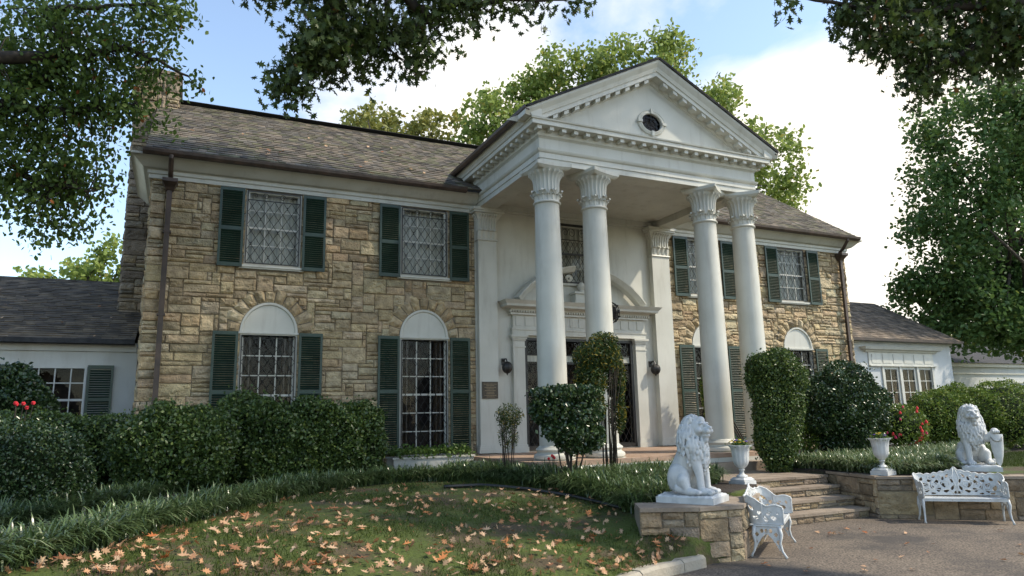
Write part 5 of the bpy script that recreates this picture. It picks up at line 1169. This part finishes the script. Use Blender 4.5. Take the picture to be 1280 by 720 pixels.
# liriope edging: arching blades in tufts
def liriope(name, label, pts, ln, wd, seed, nb=60, tint_hi=.9, zfix=None):
    g = np.random.default_rng(seed); pts = np.array(pts); m = len(pts); N_ = m*nb
    c = np.repeat(pts, nb, axis=0)+np.concatenate([g.normal(size=(N_, 2))*.045, np.zeros((N_, 1))], 1); az = g.uniform(0, 2*PI, N_); L_ = ln*g.uniform(.65, 1.15, N_)*np.repeat(g.uniform(.85, 1.15, m), nb); lean = g.beta(2.6, 1.5, N_)
    K = 6; tt = np.linspace(0, 1, K); d = np.stack([np.cos(az), np.sin(az)], 1); sd = np.stack([-np.sin(az), np.cos(az), 0*az], 1)
    hor = (lean[:, None]*.82)*(tt[None]**1.5)*L_[:, None]*1.05+.05*tt[None]; ver = L_[:, None]*(tt[None]*1.05-(.35+.75*lean[:, None])*tt[None]**2.3*.78)
    cen = np.stack([c[:, 0:1]+d[:, 0:1]*hor, c[:, 1:2]+d[:, 1:2]*hor, c[:, 2:3]+ver], 2); wv = wd*np.array([.7, 1, 1, .85, .6, .08])
    V = np.stack([cen-sd[:, None, :]*wv[None, :, None]/2, cen+sd[:, None, :]*wv[None, :, None]/2], 2).reshape(N_*K*2, 3)
    base = (np.arange(N_)*K*2)[:, None]+(np.arange(K-1)*2)[None]; F_ = np.stack([base, base+1, base+3, base+2], 2).reshape(-1, 4)
    me = bpy.data.meshes.new(name); me.vertices.add(len(V)); me.vertices.foreach_set('co', V.astype(np.float32).ravel()); me.loops.add(F_.size); me.loops.foreach_set('vertex_index', F_.astype(np.int32).ravel()); me.polygons.add(len(F_)); me.polygons.foreach_set('loop_start', (np.arange(len(F_))*4).astype(np.int32)); me.polygons.foreach_set('loop_total', np.full(len(F_), 4, np.int32))
    at = me.attributes.new('tint', 'FLOAT', 'POINT'); at.data.foreach_set('value', np.repeat(np.clip(g.beta(1.6, 2.2, N_)*tint_hi, 0, 1), K*2).astype(np.float32)); me.update(calc_edges=True); me.shade_smooth()
    o = link_mesh(name, me, M['liriope']); return tag(o, label, 'ground cover', kind='stuff')
def along(pl, offs, sp, seed, jit=.05):
    g = np.random.default_rng(seed); pl = np.array(pl); out = []
    for a, b in zip(pl[:-1], pl[1:]):
        L_ = np.linalg.norm(b-a); d = (b-a)/max(L_, 1e-6); nn = np.array([-d[1], d[0]])
        for s in np.arange(0, L_, sp):
            for o_ in offs: q = a+d*(s+g.uniform(-jit, jit))+nn*(o_+g.uniform(-jit, jit)); out.append((q[0], q[1], float(H(q[0], q[1]))))
    return out
front = [p for p in LIRF[2:]]
liriope('liriope_border', 'narrow row of dark strap leaved ground cover edging the mound', along(front, (.10, .28, .44), .15, 1), .50, .019, 31, nb=75, tint_hi=1.1)
back = [(float(G(px, py)[0]), float(G(px, py)[1])) for px, py in ((-60, 680), (0, 662), (70, 650), (140, 634), (215, 618), (290, 604), (350, 596))]
liriope('liriope_border', 'second row of strap leaved ground cover nearer the left hedge', along(back, (.05, .28, .5), .17, 2), .46, .018, 32, nb=60, tint_hi=1.0)
pts = []; g = np.random.default_rng(44); xs = g.uniform(-5.2, -.9, 1500); ys = g.uniform(-9.3, -3.0, 1500)
poly = [tuple(p) for p in front[-6:]]+[(-4.3, -8.5), (-3.75, -8.2), (-3.0, -8.15), (-1.3, -7.0), (-1.0, -6.2), (-1.1, -5.2), (-3.2, -5.2), (-3.9, -3.2), (-4.9, -2.4)]
kk = inside(xs, ys, poly); pts = [(a, b, float(H(a, b))) for a, b in zip(xs[kk], ys[kk])]
liriope('liriope_bed', 'dense bed of dark strap leaved ground cover between the mound and the porch shrubs', pts, .50, .021, 33, nb=60, tint_hi=1.0)
xs = g.uniform(1.7, 9.5, 3400); ys = g.uniform(-8.4, -3.8, 3400); poly = [(2.35, -6.2), (2.15, -7.6), (2.35, -7.95), (3.6, -8.0), (4.6, -7.2), (7.2, -6.0), (10, -5.4), (10, -4.4), (6.0, -4.6), (2.2, -5.2)]
kk = inside(xs, ys, poly); pts = [(a, b, float(H(a, b))) for a, b in zip(xs[kk], ys[kk])]
liriope('liriope_bed', 'dense bed of strap leaved ground cover behind the wall right of the steps', pts, .48, .022, 34, nb=46, tint_hi=1.5)
# black edging pipe at the foot of the bed
pp = [G(px, py) for px, py in ((555, 611), (600, 609), (660, 614), (710, 622), (745, 630), (790, 641))]
e = MB(); P_ = []
for a, b in zip(pp[:-1], pp[1:]):
    for i in range(6): q = a+(b-a)*i/6; P_.append((q[0], q[1], float(H(q[0], q[1]))+.035))
e.tube(P_, .03, 8); tag(e.build('drain_pipe', M['pipe'], smooth=True), 'thin black pipe lying along the foot of the planted bed by the mound', 'pipe')

# ------------------------------------------------------------------ fallen leaves (each its own object, meshes shared)
def fallen_mesh(seed):
    g = random.Random(seed); vs = []; cv = g.uniform(.3, 1.5); tw = g.uniform(-.5, .5)
    for x, y, z in OAK[0]: x *= g.uniform(.75, 1.15); vs.append((x, y, .35*cv*(x*x*2+y*y*.8)+tw*x*y+abs(x)*.18))
    me = bpy.data.meshes.new('fallen_leaf'); me.from_pydata(vs, [], OAK[1]); at = me.attributes.new('tint', 'FLOAT', 'POINT'); at.data.foreach_set('value', [g.random()]*len(vs)); me.materials.append(M[('fall', 'fall_brown', 'fall', 'fall_orange', 'fall', 'fall_brown', 'fall')[seed % 7]]); return me
FM = [fallen_mesh(i) for i in range(20)]
g = np.random.default_rng(77)
def drop(x, y, z, sc, label, group, nrm=None):
    o = bpy.data.objects.new('fallen_leaf', FM[int(g.integers(0, 20))]); C.objects.link(o)
    q = (Vector(nrm) if nrm else Vector((0, 0, 1))).to_track_quat('Z', 'Y').to_matrix().to_4x4() @ Matrix.Rotation(g.uniform(0, 2*PI), 4, 'Z') @ Matrix.Rotation(g.normal()*.28, 4, 'X') @ Matrix.Rotation(g.normal()*.28, 4, 'Y')
    o.matrix_world = Matrix.Translation((x, y, z)) @ q @ Matrix.Scale(sc, 4); tag(o, label, 'leaf', group)
moundpoly = [tuple(p) for p in LIRF[3:]]+[(-4.75, -9.0), (-3.95, -9.45)]+KERB[::-1][1:7]
cnt = 0; placed = []
clus = [(g.uniform(15, 860), g.uniform(612, 716)) for _ in range(60)]
while cnt < 222:
    if g.random() < .3: c_ = clus[int(g.integers(0, 60))]; px, py = c_[0]+g.normal()*16, c_[1]+g.normal()*5
    else: px, py = g.uniform(0, 870), g.uniform(608, 722)
    q = G(px, py)
    if not inside(np.array([q[0]]), np.array([q[1]]), moundpoly)[0]: continue
    drop(float(q[0]), float(q[1]), float(H(q[0], q[1]))+.045, g.uniform(.10, .175), 'dry curled fallen oak leaf lying on the mossy lawn mound', 'fallen leaves on the lawn mound'); cnt += 1
cnt = 0
while cnt < 30:
    px, py = (g.uniform(890, 1280), g.uniform(655, 715)) if g.random() < .5 else (g.uniform(985, 1090), g.uniform(640, 668)); q = PZ(px, py, -1.08)
    if q[1] > -8.1 or (q[0] < -3.0 and q[1] > -9.6): continue
    drop(float(q[0]), float(q[1]), -1.08, g.uniform(.06, .12), 'dry fallen leaf lying on the grey drive', 'fallen leaves on the drive'); cnt += 1
for i in range(26):
    a = g.uniform(-11.0, -3.9); v = abs(g.normal())*.9 if i % 2 else g.uniform(.1, 3.5); v = min(v, 4.8); y = -.5+v*SL.y; z = 7.01+(y+.58)*SL.z/SL.y
    drop(a, y, z+.04, g.uniform(.10, .17), 'dry fallen leaf lying on the main roof left of the portico', 'fallen leaves on the main roof', SLN)
for i in range(22):
    x = g.uniform(-16, -11.8); y = g.uniform(1.1, 5.4); z = 2.86+(y-1.0)*(5.18-2.86)/5.4; drop(x, y, z+.04, g.uniform(.07, .12), 'dry fallen leaf lying on the roof of the left wing', 'fallen leaves on the left wing roof', (0, -.39, .92))
g2_ = np.random.default_rng(18); pts_ = []
while len(pts_) < 700:
    if g2_.random() < .25: c_ = clus[int(g2_.integers(0, 60))]; q = G(c_[0]+g2_.normal()*26, c_[1]+g2_.normal()*8)
    else: q = G(g2_.uniform(0, 870), g2_.uniform(606, 722))
    if inside(np.array([q[0]]), np.array([q[1]]), moundpoly)[0]: pts_.append((q[0], q[1], float(H(q[0], q[1]))+.04))
n = 700; tag(scatter('small_leaf_cover', pts_, rand_rot(n, .9, g2_), g2_.uniform(.06, .12, n), *OAK, g2_.random(n), M['fall']), 'smaller pale fallen leaves strewn through the grass of the mound', 'leaf litter', kind='stuff')
g2_ = np.random.default_rng(8); n = 5200; x = g2_.uniform(-14, -3.5, n); y = g2_.uniform(-14, -2, n); k = inside(x, y, moundpoly); x, y = x[k], y[k]; n = len(x)
o = scatter('leaf_litter', np.stack([x, y, H(x, y)+.025], 1), rand_rot(n, 1.4, g2_), g2_.uniform(.02, .05, n), *SLIM, g2_.random(n), M['fall_brown']); tag(o, 'small brown crumbs of leaf litter in the grass of the mound', 'leaf litter', kind='stuff')

# ------------------------------------------------------------------ trees
def bl(px, py, rx, ry, dist, depth, wt=1.0):
    """crown lobe: centre on the line through a photographed point at a real distance, real radii in metres"""
    c = PD(px, py, dist); k = dist/FPX; return (tuple(map(float, c)), (rx*k, depth, ry*k), wt*(rx*ry)/10000)
# right foreground-distance big tree
tr = [bl(1222, 190, 75, 90, 30, 2.6), bl(1272, 150, 70, 60, 30, 2.6), bl(1207, 280, 60, 70, 30, 2.6), bl(1272, 280, 80, 80, 31, 2.8), bl(1232, 360, 55, 50, 30, 2.2), bl(1287, 370, 60, 50, 31, 2.4), bl(1352, 220, 90, 150, 32, 3), bl(1262, 405, 40, 25, 31, 2, 1.4), bl(1215, 402, 55, 32, 30, 2.4, 2.6), bl(1287, 415, 55, 30, 31, 2.4, 2.6), bl(1180, 370, 36, 36, 30, 2, 1.8), bl(1172, 330, 28, 45, 30, 1.8), bl(1172, 265, 26, 30, 30, 1.8)]
tree('broad_tree', 'large dark green broadleaf tree rising beyond the right wing', (float(PD(1345, 480, 31)[0]), float(PD(1345, 480, 31)[1]), -1.0), tr, 'x', .21, 8500, 75, .36, 'crown_dark', 61, trunk_r=.45, up=.5, yellow=.05, fork=PD(1250, 330, 31), limbs=50)
# trees behind the portico
tb = [bl(650, 150, 55, 55, 42, 2.5), bl(720, 130, 70, 50, 43, 3), bl(620, 190, 50, 45, 41, 2.5), bl(790, 110, 75, 50, 44, 3), bl(865, 115, 55, 45, 44, 3), bl(900, 170, 60, 60, 44, 3), bl(700, 190, 80, 50, 43, 3), bl(800, 190, 80, 50, 44, 3), bl(960, 210, 45, 55, 43, 2.4), bl(985, 235, 28, 38, 43, 2), bl(595, 150, 25, 35, 41, 2), bl(830, 75, 45, 24, 44, 2.4), bl(745, 100, 60, 34, 43, 2.6), bl(665, 95, 40, 22, 42, 2.2)]
q = PD(800, 420, 44)
tree('broad_tree', 'tall light green tree showing over the portico gable', (float(q[0]), float(q[1]), -1.2), tb, 'x', .30, 7500, 75, .42, 'crown_light', 62, trunk_r=.5, up=.5, yellow=.05, fork=PD(800, 180, 44))
ty_ = [bl(465, 158, 38, 26, 50, 2.2, 1.2), bl(520, 165, 40, 22, 50, 2.2), bl(560, 160, 22, 20, 50, 2), bl(495, 180, 60, 22, 50, 2.4)]
q = PD(500, 420, 50)
tree('yellowing_tree', 'yellow green tree top just showing over the main roof ridge', (float(q[0]), float(q[1]), -1.2), ty_, 'x', .38, 6500, 130, .36, 'crown_yellow', 63, trunk_r=.3, fork=PD(505, 185, 50))
ta = [bl(75, 345, 38, 20, 48, 2), bl(115, 340, 40, 26, 48, 2.2), bl(145, 325, 26, 30, 48, 2), bl(100, 365, 70, 25, 48, 2.4)]
q = PD(110, 440, 48)
tree('distant_tree', 'light green tree showing over the left wing roof', (float(q[0]), float(q[1]), -1.2), ta, 'x', .36, 7500, 90, .4, 'crown_light', 64, trunk_r=.3, fork=PD(110, 370, 48))
tc_ = [bl(1270, 440, 22, 14, 55, 2, 2), bl(1300, 430, 30, 22, 55, 2, 2), bl(1205, 425, 30, 12, 60, 2, 2)]
q = PD(1260, 490, 55)
tree('distant_tree', 'small pale green tree above the outbuilding at the right edge', (float(q[0]), float(q[1]), -1.2), tc_, 'x', .34, 6500, 90, .4, 'crown_yellow', 65, trunk_r=.3, fork=PD(1270, 450, 55))

# near trees whose boughs hang into the picture: trunks stand outside the frame
def bough_tree(label, base, fork, boughs, blobs, leaf, mleaf, seed, per, sub, spread, tmpl=OAK, trunk_r=.35, extra=(), droop=True, name='oak_tree', up=.2):
    g = np.random.default_rng(seed); b = np.array(base, float); t = thing(name, label, 'tree', base)
    P, cen = clumped(blobs, per, sub, spread, g, shell=.25)
    n = len(P); tint = np.clip(g.beta(2, 2.6, n), 0, .85); tint[g.random(n) < .012] = 1
    rot = rot_dir(g.normal(size=(n, 3))*.75+np.array([0, 0, -.75]), g) if droop else rand_rot(n, up, g)
    scatter('crown', P, rot, leaf*(.65+.6*g.random(n)), *tmpl, tint, M[mleaf], t, off=b)
    if extra:  # unseen lobes above the frame, added to cast shade
        P2, c2 = clumped(extra, per, 90, .5, g); n = len(P2); scatter('shade_crown', P2, rand_rot(n, .5, g), .26*(.7+.6*g.random(n)), *LEAF, g.random(n)*.8, M[mleaf], t, off=b)
    m = MB(); f = np.array(fork, float); m.tube([b-[0, 0, .4], b+[0, 0, .8], (b+f)/2, f], [trunk_r*1.35, trunk_r, trunk_r*.85, trunk_r*.6], 12); m.build('trunk', M['bark'], t, off=b, smooth=True)
    m = MB(); ends = []
    for bp in boughs:
        pts = [f]+[np.array(q) for q in bp]; Q = []
        for i in range(len(pts)-1):
            for k in range(6): Q.append(pts[i]+(pts[i+1]-pts[i])*k/6+g.normal(size=3)*.02)
        Q.append(pts[-1]); rs = list(np.linspace(trunk_r*.42, .02, len(Q))); m.tube(Q, rs, 7, False); ends += [np.array(q) for q in Q[4:]]
    E = np.array(ends)
    for c in cen:
        d = np.linalg.norm(E-c, axis=1); s = E[int(np.argmin(d+np.maximum(0, 0*d)))]; md = (s+c)/2+g.normal(size=3)*.06*np.linalg.norm(c-s); m.tube([s, md, c], [.016, .010, .004], 4, False)
    for c in extra:
        cc = np.array(c[0]); m.tube([f, (f+cc)/2+[0, 0, .3], cc], [trunk_r*.4, trunk_r*.25, .03], 6, False)
    m.build('limb', M['twig'], t, off=b, smooth=True); return t
# bough at the top centre
D = 8.5
B_ = [bl(372, 96, 34, 20, D, .30), bl(352, 112, 20, 16, D, .2), bl(415, 70, 50, 40, D+.3, .5), bl(395, 45, 45, 30, D, .4), bl(480, 60, 50, 34, D+.4, .5), bl(525, 72, 18, 18, D+.4, .3), bl(450, 15, 80, 22, D+.5, .6), bl(545, 25, 35, 30, D+.6, .4), bl(590, 8, 50, 14, D+.8, .4), bl(660, 4, 40, 10, D+1, .3), bl(705, 4, 16, 8, D+1, .2), bl(400, -20, 120, 25, D+.5, .8), bl(560, -25, 120, 20, D+.8, .8)]
base = (-13.5, -8.5, -.35)
bough_tree('oak whose bough hangs across the top of the view left of the portico', (-17.5, -13.0, -1.0), (-15.8, -12.2, 6.2), [[PD(200, -160, 9.0), PD(330, -70, 8.8), PD(470, -30, 8.9), PD(575, 2, 9.2), PD(690, 0, 9.5)], [PD(330, -70, 8.8), PD(420, -5, 8.7), PD(395, 45, 8.6), PD(360, 95, 8.5)], [PD(470, -30, 8.9), PD(540, 25, 9.1), PD(470, 60, 8.9)]], B_, .125, 'oak', 71, 3900, 150, .125, extra=[((-6.2, -11.0, 8.8), (2.2, 2.0, .9), .12), ((-4.6, -10.2, 9.6), (2.0, 1.8, .9), .10), ((-6.8, -4.8, 13.0), (3.0, 2.0, 1.0), .5), ((-9.5, -5.5, 13.4), (2.6, 2.0, 1.0), .4)])  # extra lobes added out of view to shade the mound and left wing
# bough at the top right
D = 10
B_ = [bl(1085, 38, 42, 30, D, .4), bl(1130, 60, 45, 36, D, .5), bl(1150, 105, 36, 22, D, .3), bl(1190, 70, 45, 40, D+.3, .5), bl(1110, 5, 60, 18, D+.3, .5), bl(1060, 8, 30, 14, D, .3), bl(990, 1, 14, 7, D, .15), bl(1240, 50, 45, 34, D+.4, .5), bl(1255, 20, 40, 30, D+.4, .5), bl(1200, 10, 70, 25, D+.5, .6), bl(1290, 60, 40, 40, D+.5, .5), bl(1140, -25, 150, 22, D+.5, .8)]
bough_tree('oak whose bough hangs in from the top right corner', (4.5, -17.0, -1.1), (3.2, -15.2, 6.0), [[PD(1420, -40, 10.6), PD(1300, 0, 10.5), PD(1200, 10, 10.3), PD(1110, 15, 10.2), PD(1000, -4, 10)], [PD(1300, 0, 10.5), PD(1230, 50, 10.3), PD(1160, 95, 10.1)]], B_, .13, 'oak', 72, 3900, 130, .13, trunk_r=.32, extra=[((2.0, -9.0, 19.0), (4.2, 3.2, 2.2), 1.1), ((6.0, -10.5, 19.5), (3.4, 3.0, 2.2), .8), ((-1.8, -8.0, 19.8), (3.0, 2.6, 1.8), .6), ((3.5, -13.0, 15.5), (3.0, 2.6, 2.4), .4)])  # high extra lobes added out of view to shade the left facade
# leafy tree on the left
D = 12.5
B_ = [bl(50, 50, 80, 60, D, 1.0), bl(140, 45, 70, 50, D, .9), bl(200, 15, 45, 25, D-.5, .6), bl(60, 130, 80, 60, D, 1.0), bl(135, 120, 50, 50, D, .8), bl(195, 85, 40, 35, D, .5, .5), bl(225, 100, 28, 12, D, .3, .5), bl(45, 210, 65, 55, D, .9), bl(110, 205, 40, 45, D, .6, .7), bl(40, 262, 60, 38, D, .8, .8), bl(95, 262, 35, 30, D, .5, .5), bl(-30, 150, 70, 140, D, 1.2, .6), bl(190, 150, 18, 22, D, .3, .5)]
bough_tree('leafy tree hanging over the left wing and chimney from the left edge', (-19.0, -7.2, -.3), (-18.3, -6.8, 4.5), [[PD(-60, 200, 12.6), PD(10, 130, 12.5), PD(90, 70, 12.4), PD(160, 60, 12.4), PD(235, 95, 12.4)], [PD(-60, 250, 12.6), PD(30, 220, 12.5), PD(110, 240, 12.3)], [PD(10, 130, 12.5), PD(80, 140, 12.5), PD(170, 130, 12.4)], [PD(90, 70, 12.4), PD(60, 10, 12.2), PD(180, 5, 12.0)]], B_, .10, 'oak2', 73, 5600, 130, .17, tmpl=LEAF, name='leafy_tree', droop=True)
